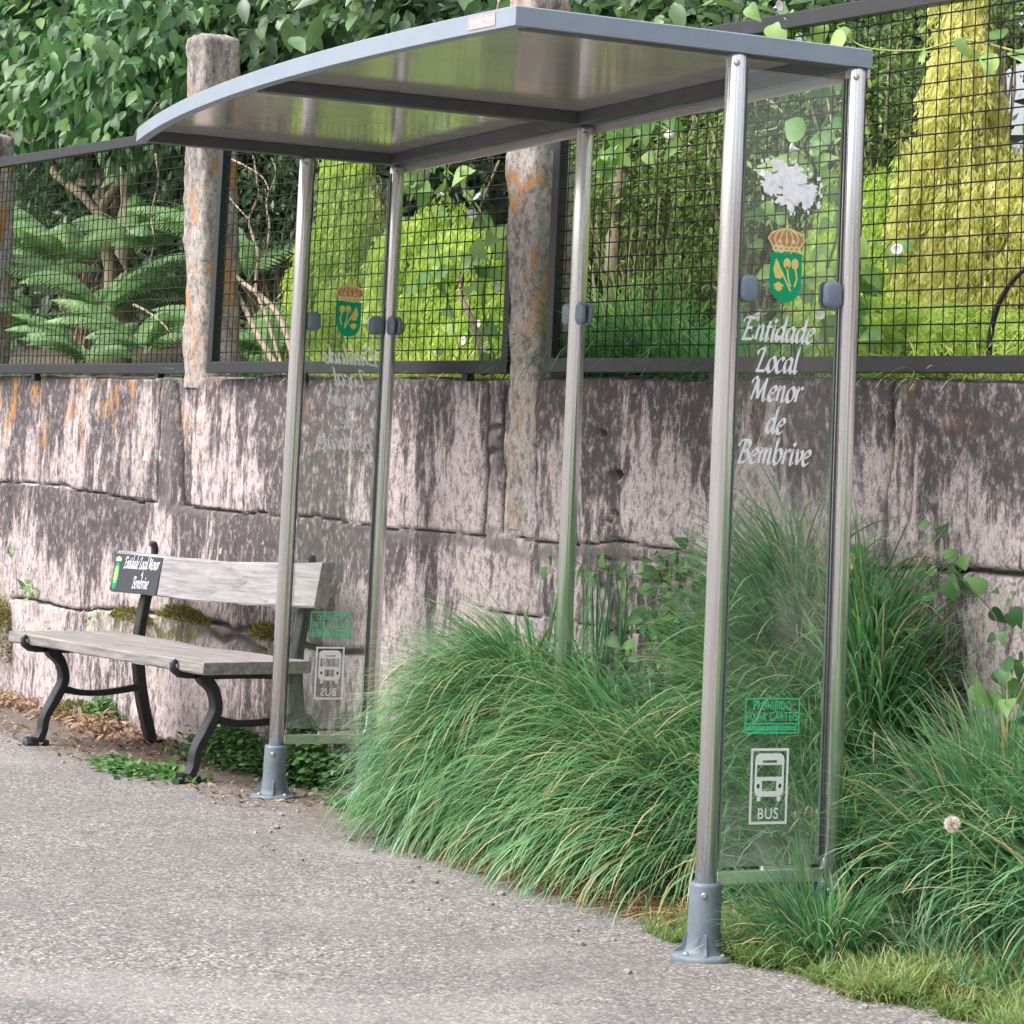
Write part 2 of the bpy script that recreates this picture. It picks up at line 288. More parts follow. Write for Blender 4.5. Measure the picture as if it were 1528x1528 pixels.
# ------------------------------------------------------------------ object helpers
def tag(o,label=None,cat=None,group=None,kind=None):
    if label: o['label']=label
    if cat: o['category']=cat
    if group: o['group']=group
    if kind: o['kind']=kind
    return o
def empty(name,loc=(0,0,0),rz=0):
    o=bpy.data.objects.new(name,None); COL.objects.link(o); o.location=loc; o.rotation_euler=(0,0,rz); o.empty_display_size=.1; return o
def link(name,me,mats,parent=None):
    o=bpy.data.objects.new(name,me); COL.objects.link(o)
    for mm in (mats if isinstance(mats,(list,tuple)) else [mats]): me.materials.append(mm)
    if parent is not None:
        o.parent=parent
    return o
def copy_tree(o,parent=None):
    c=o.copy(); COL.objects.link(c); c.parent=parent
    for ch in list(o.children): copy_tree(ch,c)
    return c
class MB:
    """collects simple solids in a bmesh"""
    def __init__(s): s.bm=bmesh.new()
    def box(s,c,size,rot=None,bev=0,mi=0,seg=2):
        r=bmesh.ops.create_cube(s.bm,size=1); vs=r['verts']
        bmesh.ops.scale(s.bm,vec=size,verts=vs)
        if bev:
            es=list({e for v in vs for e in v.link_edges}); q=bmesh.ops.bevel(s.bm,geom=es,offset=bev,segments=seg,affect='EDGES',profile=.6)
            vs=[v for v in s._comp(q['verts'][0])]
        if rot is not None: bmesh.ops.transform(s.bm,matrix=rot.to_4x4(),verts=vs)
        bmesh.ops.translate(s.bm,vec=c,verts=vs)
        for f in {f for v in vs for f in v.link_faces}: f.material_index=mi
        return vs
    def _comp(s,v0):
        seen={v0};st=[v0]
        while st:
            v=st.pop()
            for e in v.link_edges:
                o=e.other_vert(v)
                if o not in seen: seen.add(o);st.append(o)
        return seen
    def tube(s,pts,rad,n=8,mi=0,cap=True,flat=1.0,up=(0,0,1)):
        pts=[Vector(p) for p in pts]; rings=[]
        for i,p in enumerate(pts):
            t=(pts[min(i+1,len(pts)-1)]-pts[max(i-1,0)]).normalized()
            a=t.cross(Vector(up)); 
            if a.length<1e-3: a=t.cross(Vector((1,0,0)))
            a.normalize(); b_=t.cross(a)
            r=rad[i] if isinstance(rad,(list,tuple,np.ndarray)) else rad
            rings.append([s.bm.verts.new(p+a*math.cos(2*math.pi*k/n)*r+b_*math.sin(2*math.pi*k/n)*r*flat) for k in range(n)])
        for i in range(len(rings)-1):
            for k in range(n):
                f=s.bm.faces.new((rings[i][k],rings[i][(k+1)%n],rings[i+1][(k+1)%n],rings[i+1][k])); f.material_index=mi; f.smooth=n>5
        if cap:
            f=s.bm.faces.new(rings[0][::-1]); f.material_index=mi; f=s.bm.faces.new(rings[-1]); f.material_index=mi
    def lathe(s,prof,c=(0,0,0),n=28,mi=0,radf=None):
        rings=[]
        for r,z in prof:
            rings.append([s.bm.verts.new((c[0]+(r*(radf(2*math.pi*k/n) if radf else 1))*math.cos(2*math.pi*k/n),c[1]+(r*(radf(2*math.pi*k/n) if radf else 1))*math.sin(2*math.pi*k/n),c[2]+z)) for k in range(n)])
        for i in range(len(rings)-1):
            for k in range(n):
                f=s.bm.faces.new((rings[i][k],rings[i][(k+1)%n],rings[i+1][(k+1)%n],rings[i+1][k])); f.material_index=mi; f.smooth=True
        s.bm.faces.new(rings[0][::-1]).material_index=mi; s.bm.faces.new(rings[-1]).material_index=mi
    def prism(s,poly,axis0,axis1,org,ext,mi=0):
        """extrude a 2-D outline (in axis0/axis1) by ext"""
        a0=Vector(axis0);a1=Vector(axis1);o=Vector(org);e=Vector(ext)
        A=[s.bm.verts.new(o+a0*x+a1*y) for x,y in poly]; B=[s.bm.verts.new(o+a0*x+a1*y+e) for x,y in poly]
        n=len(poly)
        s.bm.faces.new(A[::-1]).material_index=mi; s.bm.faces.new(B).material_index=mi
        for i in range(n): s.bm.faces.new((A[i],A[(i+1)%n],B[(i+1)%n],B[i])).material_index=mi
    def poly(s,pts,mi=0):
        f=s.bm.faces.new([s.bm.verts.new(p) for p in pts]); f.material_index=mi
    def build(s,name,mats,parent=None,smooth=False):
        bmesh.ops.recalc_face_normals(s.bm,faces=s.bm.faces[:])
        me=bpy.data.meshes.new(name); s.bm.to_mesh(me); s.bm.free()
        if smooth:
            for p in me.polygons: p.use_smooth=True
        return link(name,me,mats,parent)

class QB:
    """vectorised quad buffer: leaves and blades"""
    def __init__(s): s.V=[];s.F=[];s.A=[];s.T=[];s.n=0
    def add(s,V,F,A,T):
        s.V.append(V.reshape(-1,3)); s.F.append(F.reshape(-1,4)+s.n); s.A.append(A.ravel()); s.T.append(T.ravel()); s.n+=V.reshape(-1,3).shape[0]
    def leaves(s,P,D,N,L,Wd,prof,fold=.25,curl=.15,rnd=None,cols=3):
        """P base, D direction, N normal, prof [(t,halfwidth)]"""
        n=len(P); m=len(prof); D=D/np.linalg.norm(D,axis=1,keepdims=True)
        S=np.cross(D,N); S/=np.linalg.norm(S,axis=1,keepdims=True)+1e-9; U=np.cross(S,D)
        t=np.array([q[0] for q in prof]);h=np.array([q[1] for q in prof])
        L=np.broadcast_to(L,(n,));Wd=np.broadcast_to(Wd,(n,))
        mid=P[:,None,:]+D[:,None,:]*(t[None,:,None]*L[:,None,None])-U[:,None,:]*((t**2)[None,:,None]*(L*curl)[:,None,None])
        off=S[:,None,:]*(h[None,:,None]*Wd[:,None,None]); lift=U[:,None,:]*(h[None,:,None]*Wd[:,None,None]*fold)
        if cols==3: V=np.stack([mid-off+lift,mid,mid+off+lift],axis=2)
        else: V=np.stack([mid-off,mid+off],axis=2)
        idx=np.arange(n)[:,None,None]*(m*cols); a=np.arange(m-1)[None,:,None]*cols; c=np.arange(cols-1)[None,None,:]
        b0=idx+a+c; F=np.stack([b0,b0+1,b0+1+cols,b0+cols],axis=-1)
        if rnd is None: rnd=rng.random(n)
        s.add(V,F,np.repeat(rnd,m*cols),np.tile(np.repeat(t,cols),n))
    def blades(s,P,az,L,th0,kap,w,seg=6,rnd=None,side=None,wave=.0):
        """arching strips; az heading, th0 start tilt from vertical, kap added tilt along the blade"""
        n=len(P); t=np.linspace(0,1,seg+1)
        L=np.broadcast_to(L,(n,)).astype(float); w=np.broadcast_to(w,(n,)).astype(float)
        tm=(t[:-1]+t[1:])/2
        th=th0[:,None]+kap[:,None]*tm[None,:]**1.15; th=np.minimum(th,2.9)
        a=az[:,None]+wave*np.sin(tm[None,:]*5+az[:,None]*9)
        dl=(L/seg)[:,None]
        dx=np.sin(th)*np.cos(a)*dl;dy=np.sin(th)*np.sin(a)*dl;dz=np.cos(th)*dl
        z0=np.zeros((n,1)); X=np.concatenate([z0,np.cumsum(dx,1)],1);Y=np.concatenate([z0,np.cumsum(dy,1)],1);Z=np.concatenate([z0,np.cumsum(dz,1)],1)
        C=np.stack([X,Y,Z],-1)+P[:,None,:]
        tw=az+np.pi/2+(rng.random(n)-.5)*1.6
        S=np.stack([np.cos(tw),np.sin(tw),(rng.random(n)-.5)*.5],-1)
        ww=w[:,None]*np.array([.75 if k==0 else 1-.94*(k/seg)**3 for k in range(seg+1)])[None,:]+.0004
        V=np.stack([C-S[:,None,:]*ww[...,None]/2,C+S[:,None,:]*ww[...,None]/2],2)
        idx=np.arange(n)[:,None]*(2*(seg+1)); b0=idx+np.arange(seg)[None,:]*2
        F=np.stack([b0,b0+1,b0+3,b0+2],-1)
        if rnd is None: rnd=rng.random(n)
        s.add(V,F,np.repeat(rnd,2*(seg+1)),np.tile(np.repeat(t,2),n))
    def build(s,name,mat,parent=None,org=None):
        V=np.concatenate(s.V);F=np.concatenate(s.F);A=np.concatenate(s.A);T=np.concatenate(s.T)
        if org is not None: V=V-np.asarray(org)
        me=bpy.data.meshes.new(name); me.vertices.add(len(V)); me.vertices.foreach_set('co',V.astype(np.float32).ravel())
        me.loops.add(F.size); me.loops.foreach_set('vertex_index',F.astype(np.int32).ravel())
        me.polygons.add(len(F)); me.polygons.foreach_set('loop_start',np.arange(0,F.size,4,dtype=np.int32))
        try: me.polygons.foreach_set('loop_total',np.full(len(F),4,dtype=np.int32))
        except Exception: pass
        me.update(calc_edges=True)
        for nm,arr in (('rnd',A),('tt',T)):
            at=me.attributes.new(nm,'FLOAT','POINT'); at.data.foreach_set('value',arr.astype(np.float32))
        o=link(name,me,mat,parent)
        if org is not None and parent is None: o.location=tuple(org)
        return o
def grid_mesh(name,X,Y,Z,mat,attrs={},parent=None,smooth=True):
    ny,nx=X.shape; V=np.stack([X,Y,Z],-1).reshape(-1,3)
    i=np.arange(ny-1)[:,None]*nx+np.arange(nx-1)[None,:]; F=np.stack([i,i+1,i+nx+1,i+nx],-1).reshape(-1,4)
    me=bpy.data.meshes.new(name); me.vertices.add(len(V)); me.vertices.foreach_set('co',V.astype(np.float32).ravel())
    me.loops.add(F.size); me.loops.foreach_set('vertex_index',F.astype(np.int32).ravel())
    me.polygons.add(len(F)); me.polygons.foreach_set('loop_start',np.arange(0,F.size,4,dtype=np.int32))
    me.update(calc_edges=True)
    for nm,arr in attrs.items():
        at=me.attributes.new(nm,'FLOAT','POINT'); at.data.foreach_set('value',arr.astype(np.float32).ravel())
    if smooth: me.polygons.foreach_set('use_smooth',np.ones(len(F),dtype=bool))
    return link(name,me,mat,parent)
LEAF=[(0,.03),(.18,.36),(.42,.5),(.7,.36),(1,.02)]
LEAF3=[(0,.04),(.45,.5),(1,.03)]
HEART=[(-.14,.14),(-.10,.30),(-.03,.42),(.08,.49),(.2,.51),(.35,.47),(.5,.38),(.65,.27),(.8,.16),(.92,.07),(1,.01)]
ROUND=[(0,.1),(.2,.42),(.5,.52),(.8,.4),(1,.08)]
def rvec(n):
    v=rng.normal(size=(n,3)); return v/np.linalg.norm(v,axis=1,keepdims=True)
def clump_leaves(qb,center,radii,nclump,per,L,wr,prof=LEAF,down=.5,cr=.16,shell=.55,cols=3,fold=.25,rndbias=0):
    """leaves in small tufts spread through an ellipsoid's volume"""
    c=np.asarray(center);rad=np.asarray(radii)
    d=rvec(nclump); r=(shell+(1-shell)*rng.random(nclump))**.6
    ctr=c+d*rad*r[:,None]
    tone=rng.random(nclump)
    P=np.repeat(ctr,per,0)+rng.normal(size=(nclump*per,3))*cr*np.array([1,1,.8])
    n=len(P)
    D=rvec(n)*.8+np.repeat(d,per,0)*.5+np.array([0,0,-down]); N=rvec(n)*.6+np.array([0,0,.8])+np.repeat(d,per,0)*.3
    Ls=L*(.42+.85*rng.random(n))
    rn=np.clip(np.repeat(tone,per)*.45+rng.random(n)*.55+rndbias,0,1)
    qb.leaves(P,D,N,Ls,Ls*wr,prof,fold,.2,rn,cols)
    return ctr

# ================================================================== SETTING
# pavement: one sheet following the slope
n=81; xs=np.concatenate([np.linspace(-90,-12,20),np.linspace(-11.5,6,61),np.linspace(7,90,20)]); ys=np.concatenate([np.linspace(-90,-5,20),np.linspace(-4.6,3.2,41)])
X,Y=np.meshgrid(xs,ys); Z=GS*np.clip(X,-20,20)+.006*(VN.fbm(X*1.3+40,Y*1.3+9,3)-.5)-.0
o=grid_mesh('pavement',X,Y,Z,M['pavement']); tag(o,'worn pinkish grey pavement in front of the stone wall','pavement',kind='structure')

# verge soil: mound between pavement and wall on the right
def edge_y(x):       # front border of the verge
    return np.interp(x,[-3.6,-3.0,-2.4,-1.7,-1.0,-.55,0.1,.5,.9,2,4],[.42,.22,.08,.02,.06,.13,.2,.25,.33,.45,.6])
def verge_h(x,y):
    e=edge_y(x); wl=WY+WA*x; t=np.clip((y-e)/(wl-e+1e-6),0,1.2)
    H=np.interp(x,[-3.2,-2.6,-1.6,-1.0,-.4,.2,1,4],[.02,.06,.08,.16,.36,.46,.5,.5])
    return GS*x-.01+H*t**1.5+.015*t+.02*t*(VN.fbm(x*5+3,y*5+8,3)-.5)*2
xs=np.linspace(-3.6,4,220); ts=np.linspace(-.02,1.04,26)
X=np.tile(xs,(26,1)); e=edge_y(X); wl=WY+WA*X; Y=e+(wl-e)*ts[:,None]+.05*(VN(X*4,0*X)-.5)*(1-ts[:,None])
Z=verge_h(X,Y); Z[0]-=.03
o=grid_mesh('verge_soil',X,Y,Z,M['soil']); tag(o,'strip of dark soil between pavement and wall','soil',kind='structure')

# garden ground behind the wall
offs=np.array([.16,.3,.5,.8,1.2,1.8,2.5,3.2,4,5,7,10,16,30]); xs=np.linspace(-34,12,140)
X=np.tile(xs,(len(offs),1)); OF=np.tile(offs[:,None],(1,len(xs))); Y=WY+WA*X+OF
Z=1.44+np.interp(OF,[0,.4,1,2.5,4,8,30],[0,.01,.06,.35,.8,1.3,1.5])+.05*(VN.fbm(X*1.5,Y*1.5,3)-.5)
o=grid_mesh('garden_ground',X,Y,Z,M['soil']); tag(o,'raised garden soil behind the stone wall','soil',kind='structure')

# ================================================================== STONE WALL
def pwx(px,py):
    q=W(px,py,0); return q[0],q[2]
H_JOINTS=[ # (pixels traced along an open joint, half width)
 ([(-60,712),(0,718),(40,718),(75,722),(110,728),(150,738),(200,746),(232,748)],.006),
 ([(270,752),(300,758),(345,763),(400,768),(470,772),(560,786),(640,791),(700,798),(722,803)],.005),
 ([(768,798),(800,806),(840,812),(860,812),(905,806),(960,812),(1000,820),(1040,830),(1060,832)],.006),
 ([(840,828),(900,832),(1000,836)],.003),
 ([(1340,846),(1400,850),(1440,848),(1480,855),(1528,862),(1600,872)],.010),
 ([(1060,832),(1150,838),(1250,842),(1340,846)],.005),
 ([(12,892),(50,896),(90,905),(130,910),(165,910),(230,915),(290,922)],.008),
 ([(290,922),(300,932),(330,930),(345,940),(370,938),(395,950),(420,958),(560,975)],.015),
 ([(700,905),(850,930),(1060,965),(1300,1010),(1600,1060)],.005),
]
V_JOINTS=[
 ([(238,560),(236,620),(233,700),(232,748)],.014),([(262,575),(268,640),(270,700),(272,752)],.018),
 ([(172,745),(173,800),(176,860),(178,905)],.006),([(318,762),(316,800),(314,822)],.004),
 ([(726,575),(728,610),(723,660),(724,700),(722,740),(718,770),(716,802)],.019),
 ([(752,580),(750,625),(748,680),(750,720),(746,760),(744,790)],.018),
 ([(774,585),(775,650),(772,700),(769,760)],.009),
 ([(726,640),(738,636),(750,634)],.010),([(722,676),(736,670),(750,674)],.012),
 ([(1331,572),(1330,640),(1327,690),(1322,745),(1318,780),(1318,842)],.010),
 ([(12,700),(14,800),(16,892)],.004),
 ([(352,770),(350,850),(352,930)],.005),([(560,790),(556,870),(552,960)],.006),
 ([(505,960),(505,1050)],.008),([(120,912),(122,980),(124,1050)],.007),
 ([(1010,836),(1012,900),(1014,965)],.008),
 ([(300,925),(312,945),(330,955),(352,948),(372,962),(395,975)],.018),
]
MORTAR=[([(245,565),(250,640),(250,745)],.035),([(175,750),(240,757),(350,768)],.018),([(730,590),(735,700),(728,790)],.045),
 ([(560,797),(640,802),(700,808),(760,815),(830,822)],.03),([(860,822),(960,828),(1040,836)],.025),([(1320,760),(1322,835)],.03),([(300,935),(380,960),(430,975)],.05)]
xs=np.arange(-8.8,1.7,.009); zs=np.concatenate([np.linspace(-.25,.0,6),np.arange(.01,1.492,.009)])
X,Zg=np.meshgrid(xs,zs)
top=1.498+.016*(VN.fbm(xs*1.4,xs*0,4)-.5)*2+.01*(VN2(xs*9,xs*0)-.5)
Zg=np.where(Zg>1.0,1.0+(Zg-1.0)*((top-1.0)/(zs[-1]-1.0))[None,:],Zg)
Xw=X+.018*(VN.fbm(X*6,Zg*6,3)-.5)*2; Zw=Zg+.014*(VN2.fbm(X*7,Zg*7,3)-.5)*2
def poly_dist(P,hw):
    pts=np.array([pwx(*q) for q in P]); d=np.full(Xw.shape,9.)
    for a,b in zip(pts[:-1],pts[1:]):
        x0,x1=sorted((a[0],b[0])); lo=np.searchsorted(xs,x0-.25); hi=np.searchsorted(xs,x1+.25)
        if hi<=lo: continue
        sx,sz=Xw[:,lo:hi],Zw[:,lo:hi]; ab=b-a; t=np.clip(((sx-a[0])*ab[0]+(sz-a[1])*ab[1])/(ab@ab+1e-12),0,1)
        dd=np.hypot(sx-a[0]-t*ab[0],sz-a[1]-t*ab[1]); d[:,lo:hi]=np.minimum(d[:,lo:hi],dd)
    return d
joint=np.zeros(X.shape); deep=np.zeros(X.shape); bev=np.zeros(X.shape)
wv_=.55+.9*VN.fbm(X*5+7,Zg*5,3)
for P,hw in H_JOINTS+V_JOINTS:
    d=poly_dist(P,hw); h=hw*wv_
    h=h*.8; joint=np.maximum(joint,np.clip(1.25-d/h*.8,0,1)); deep=np.maximum(deep,np.clip(1.15-d/(h*1.3),0,1)); bev=np.maximum(bev,np.exp(-(d/.045)**2))
mort=np.zeros(X.shape)
for P,hw in MORTAR:
    d=poly_dist(P,hw); mort=np.maximum(mort,np.clip((1.3-d/(hw*wv_))*1.5,0,1)*np.clip((VN2.fbm(X*14,Zg*14,3)-.3)*4,0,1))
# courses weather hardest just under their upper edge
course=np.interp(xs,[pwx(0,718)[0],pwx(560,787)[0],pwx(1040,830)[0],pwx(1528,862)[0]],[pwx(0,718)[1],pwx(560,787)[1],pwx(1040,830)[1],pwx(1528,862)[1]])[None,:]
st_up=np.clip(1-(1.5-Zg)/.42,0,1); st_dn=np.where(Zg<course,np.clip(1-(course-Zg)/.42,0,1),0)
xr=np.interp(X,[-7.2,-5.6,-4.8,-3.6,-2.6,-1.2,0,1],[.45,.55,.85,.85,.85,1.0,1.05,1.05]); xd=np.interp(X,[-7.2,-6,-4.6,-3.3,-2.6,-2.3,1],[.75,.85,.95,.9,.3,.15,.1])
stain=st_up*xr*.95+st_dn*xd*.9
stain=np.maximum(stain,.85*np.exp(-((X+5.35)/.22)**2)*(Zg>course))          # dark beside the left post
stain=np.minimum(1.6,stain+.75*np.exp(-((X+3.95)/.33)**2)*np.clip((1.45-Zg)*4,0,1))
moss=np.clip(1-np.hypot((X+7.25)/.22,(Zg-.25)/.42),0,1)*1.6+np.clip(1-np.hypot((X-pwx(200,920)[0])/.45,(Zg-.38)/.10),0,1)*1.2+np.clip(1-np.hypot((X-pwx(270,925)[0])/.5,(Zg-.40)/.11),0,1)*1.3+np.clip(1-np.hypot((X-pwx(395,960)[0])/.3,(Zg-.33)/.12),0,1)
moss=np.clip(moss,0,1)
relief=.012*(VN.fbm(X*1.3+5,Zg*2.2,4)-.5)*2+.006*(VN2.fbm(X*12,Zg*12,4)-.5)*2
depth=relief-.026*deep-.003*bev
Y=WY+WA*X-depth
# drilled pockets
for (px,py,r) in [(896,647,.009),(918,708,.013),(914,768,.010),(906,778,.008)]:
    hx,hz=pwx(px,py); q=np.clip(1.4-np.hypot((X-hx)/(r*2.2),(Zg-hz)/r)*.9,0,1); Y+=.05*q; joint=np.maximum(joint,q)
Yt=Y[-1]; tops=[]
# the coping: a few rows running back over the top
backs=[.03,.08,.15,.22]; Xa=np.vstack([X]+[xs[None,:]]*4); Za=np.vstack([Zg]+[(Zg[-1]+.006+.004*k+.006*(VN(xs*8,xs*0+k)-.5))[None,:] for k in range(4)])
Ya=np.vstack([Y]+[(Yt+b_)[None,:] for b_ in backs]); pad=lambda a:np.vstack([a]+[a[-1:]]*4)
o=grid_mesh('stone_wall',Xa,Ya,Za,M['granite'],{'joint':pad(joint),'mortar':pad(mort),'stain':pad(stain),'moss':pad(moss)})
tag(o,'weathered pink granite retaining wall of large blocks with black streaks','stone wall')

# ================================================================== GRANITE POSTS
def granite_post(xc,off,half,dep,z0,z1,seed,label,tilt=0.0):
    nz=90; per=[]; k=14
    for sx,sy in ((-1,-1),(1,-1),(1,1),(-1,1)):
        for j in range(k):
            t=j/k; nx_,ny_={(-1,-1):(1,0),(1,-1):(0,1),(1,1):(-1,0),(-1,1):(0,-1)}[(sx,sy)]
            per.append((sx+nx_*2*t,sy+ny_*2*t))
    per=np.array(per+[per[0]]); rr=(np.abs(per)**7).sum(1)**(1/7); per=per/rr[:,None]
    z=np.linspace(z0,z1,nz); ang=np.arctan2(per[:,1],per[:,0])
    nvx=VN.fbm(np.cos(ang)[None,:]*3+seed*7+z[:,None]*0,np.sin(ang)[None,:]*3+z[:,None]*9,4); nv2=VN2.fbm(np.cos(ang)[None,:]*9+seed,z[:,None]*26+np.sin(ang)[None,:]*9,3)
    sc=1+.20*(nvx-.5)*2*.8+.07*(nv2-.5)*2
    tz=np.clip((z1-z)/.035,0,1)[:,None]; sc=sc*(.86+.14*np.sqrt(tz)); sc[-1]*=.55
    PX=per[None,:,0]*half*sc; PY=per[None,:,1]*dep*sc
    cx=xc; cy=WY+WA*xc+off; ang0=math.atan(WA); ca,sa=math.cos(ang0),math.sin(ang0)
    Xp=PX*ca-PY*sa; Yp=PX*sa+PY*ca; Zp=np.tile(z[:,None],(1,len(per)))+.02*(nvx-.5)-z0
    # close the top
    Xp=np.vstack([Xp,Xp[-1:]*0]);Yp=np.vstack([Yp,Yp[-1:]*0]);Zp=np.vstack([Zp,Zp[-1:]*0+(z1-z0)+.004])
    Xp=Xp-CR[0]*tilt*Zp; Yp=Yp-CR[1]*tilt*Zp
    o=grid_mesh('granite_post',Xp,Yp,Zp,M['granite_post']); o.location=(cx,cy,z0)
    tag(o,label,'stone post','granite fence posts along the wall')
PX0=W(0,300,.02)[0]-.20; PX1=W(303,500,.02)[0]-.03; PX2=W(788,560,.02)[0]-.03; PX3=.42
granite_post(PX0-.02,.085,.115,.10,1.46,2.80,1,'granite post at the left edge of the photo, half cut off',.04)
granite_post(PX1,.085,.098,.095,1.46,3.035,2,'granite post with orange lichen standing left of the bus shelter',.052)
granite_post(PX2+.05,.085,.094,.085,.97,3.03,3,'granite post standing behind the middle of the bus shelter',.048)
granite_post(PX3,.085,.11,.10,1.46,3.0,4,'granite post beyond the right end of the photo')

# ================================================================== FENCE PANELS
FZ0,FZ1=1.545,2.612
def fence_panel(x0,x1,label):
    """x0: stile standing in front of its left post; x1: end beside the next post"""
    t=empty('fence_panel',(x0,wally(x0,-.050),FZ0)); tag(t,label,'fence panel','dark wire mesh fence panels on the wall')
    P1=Vector((x1-x0,wally(x1,.03)-wally(x0,-.050),0)); Ln=P1.length; d=P1.normalized(); q=Vector((0,0,1)).cross(d)
    rot=Matrix((d,q,Vector((0,0,1)))).transposed()
    H=FZ1-FZ0
    def bar(name,a,b,sz,bev=.003):
        a=Vector(a);b=Vector(b); c=(a+b)/2; mb=MB(); mb.box(rot@c,sz,rot,bev); return mb.build(name,M['fence_paint'],t)
    bar('top_rail',(-.06,0,H),(Ln,0,H),(Ln+.06,.04,.048)); bar('bottom_rail',(.0,0,.0),(Ln,0,0),(Ln,.04,.048))
    bar('stile',(.022,0,.024),(.022,0,H-.024),(.042,.038,H-.048))
    bar('stile',(Ln-.02,0,.024),(Ln-.02,0,H-.024),(.038,.036,H-.048))
    for u in (.35,.88):
        bar('foot',(Ln*u,.0,-.045),(Ln*u,0,-.024),(.035,.034,.05))
    mb=MB(); zz=.055
    yy=.006
    k=0; x=.07
    r_=random.Random(int(abs(x0)*100))
    while x<Ln-.03:
        j=r_.uniform(-.002,.002); pts=[rot@Vector((x+j+r_.uniform(-.0016,.0016),yy+r_.uniform(-.0015,.0015),z)) for z in np.linspace(.024,H-.024,7)]
        mb.tube(pts,.0024,4,cap=False,up=d); x+=.05
    z=.065
    while z<H-.03:
        pts=[rot@Vector((xx,yy-.0045+r_.uniform(-.001,.001),z+r_.uniform(-.0016,.0016))) for xx in np.linspace(.042,Ln-.04,18)]
        mb.tube(pts,.0024,4,cap=False); z+=.05
    mb.build('wire_mesh',M['wire'],t)
sx1=W(322,400,-.05)[0]; sx2=W(824,400,-.05)[0]
fence_panel(PX0+.06,PX1-.09,'dark mesh fence panel left of the lichen-covered granite post, in front of the ferns')
fence_panel(sx1,PX2-.10,'dark mesh fence panel between the two granite posts, behind the far half of the shelter')
fence_panel(sx2,PX3-.08,'dark mesh fence panel at right, in front of the golden drooping conifer')

# ================================================================== BUS SHELTER
SL=3.173; SW=.3634; SM=1.589; PR=.0275; RZ=2.298; RT=2.348
shel=empty('bus_shelter',(0,0,0)); tag(shel,'grey metal bus shelter with bow-fronted flat roof and lettered glass end panels','bus shelter')
YB=.398; XE=.04; XF=-3.205; YF=-.648; SAG=.142
def fronty(x):
    t=(x-XF)/(XE-XF); return YF-SAG*4*t*(1-t)
NF=40; fx=np.linspace(XF,XE,NF+1)
out_=[(x,fronty(x)) for x in fx]+[(XE,YB),(XF,YB)]
# frame: outer band with thickness
rf=MB(); th=.035
cen=Vector(((XF+XE)/2,-.15,0))
ring=[Vector((x,y,0)) for x,y in out_]
def inset(i):
    a=ring[i-1];b=ring[i];c=ring[(i+1)%len(ring)]
    n1=(b-a).normalized();n2=(c-b).normalized(); m1=Vector((-n1.y,n1.x,0));m2=Vector((-n2.y,n2.x,0)); mm=(m1+m2).normalized()
    return b+mm*(th/max(.4,mm.dot(m1)))
inn=[inset(i) for i in range(len(ring))]
bm=rf.bm; N_=len(ring); lv=[]
prof=[(0,RZ),(0,RT-.004),(1,RT)]
o0=[bm.verts.new((p.x,p.y,RZ)) for p in ring]; o1=[bm.verts.new((p.x,p.y,RT-.003)) for p in ring]
o2=[bm.verts.new((p.x+(q.x-p.x)*.12,p.y+(q.y-p.y)*.12,RT)) for p,q in zip(ring,inn)]
i2=[bm.verts.new((q.x,q.y,RT)) for q in inn]; i0=[bm.verts.new((q.x,q.y,RZ)) for q in inn]
for A,B in ((o0,o1),(o1,o2),(o2,i2),(i2,i0),(i0,o0)):
    for k in range(N_): bm.faces.new((A[k],A[(k+1)%N_],B[(k+1)%N_],B[k]))
roof=rf.build('roof_frame',M['grey_paint'],shel)
mb=MB(); q=[(p.x,p.y) for p in inn]
mb.prism([(x,y) for x,y in q],(1,0,0),(0,1,0),(0,0,RT-.012),(0,0,.010)); mb.build('ceiling_panel',M['ceiling'],shel)
# maker's plate on the front band close to the near corner
mk=MB(); xa,xb=-.172,-.048
# slight standing-off plate following the band
def fpt(x,z,o_=.0015):
    dy=(fronty(x+.01)-fronty(x-.01))/.02; nn=Vector((dy,-1,0)).normalized(); return Vector((x,fronty(x),z))+nn*o_
xx=np.linspace(xa,xb,9)
for a,b in zip(xx[:-1],xx[1:]): mk.poly([fpt(a,RZ+.008),fpt(b,RZ+.008),fpt(b,RT-.007),fpt(a,RT-.007)])
mp=mk.build('maker_plate',M['label_plate'],roof)
def beam(name,a,b,w_,z0,z1,m_='beam_paint'):
    a=Vector(a);b=Vector(b);c=(a+b)/2;d=(b-a);L=d.length; ang=math.atan2(d.y,d.x); mb=MB(); mb.box((c.x,c.y,(z0+z1)/2),(L,w_,z1-z0),Matrix.Rotation(ang,3,'Z'),.003); return mb.build(name,M[m_],shel)
BZ=RZ-.002; CZ=RT-.0125
beam('beam',(XF+.036,.345),(XE-.036,.345),.045,BZ,CZ)
for xx_ in (-SL,-SM,0.0):
    y0=fronty(max(xx_,XF+.04))+.045
    beam('beam',(xx_-(.004 if xx_==0 else 0),y0),(xx_-(.004 if xx_==0 else 0),.322),.05,BZ,CZ)
mb=MB(); mb.box(((XF+XE)/2,YB-.006,RZ-.014),(XE-XF-.01,.008,.026),None,.002); mb.build('gutter_lip',M['ceiling'],shel)

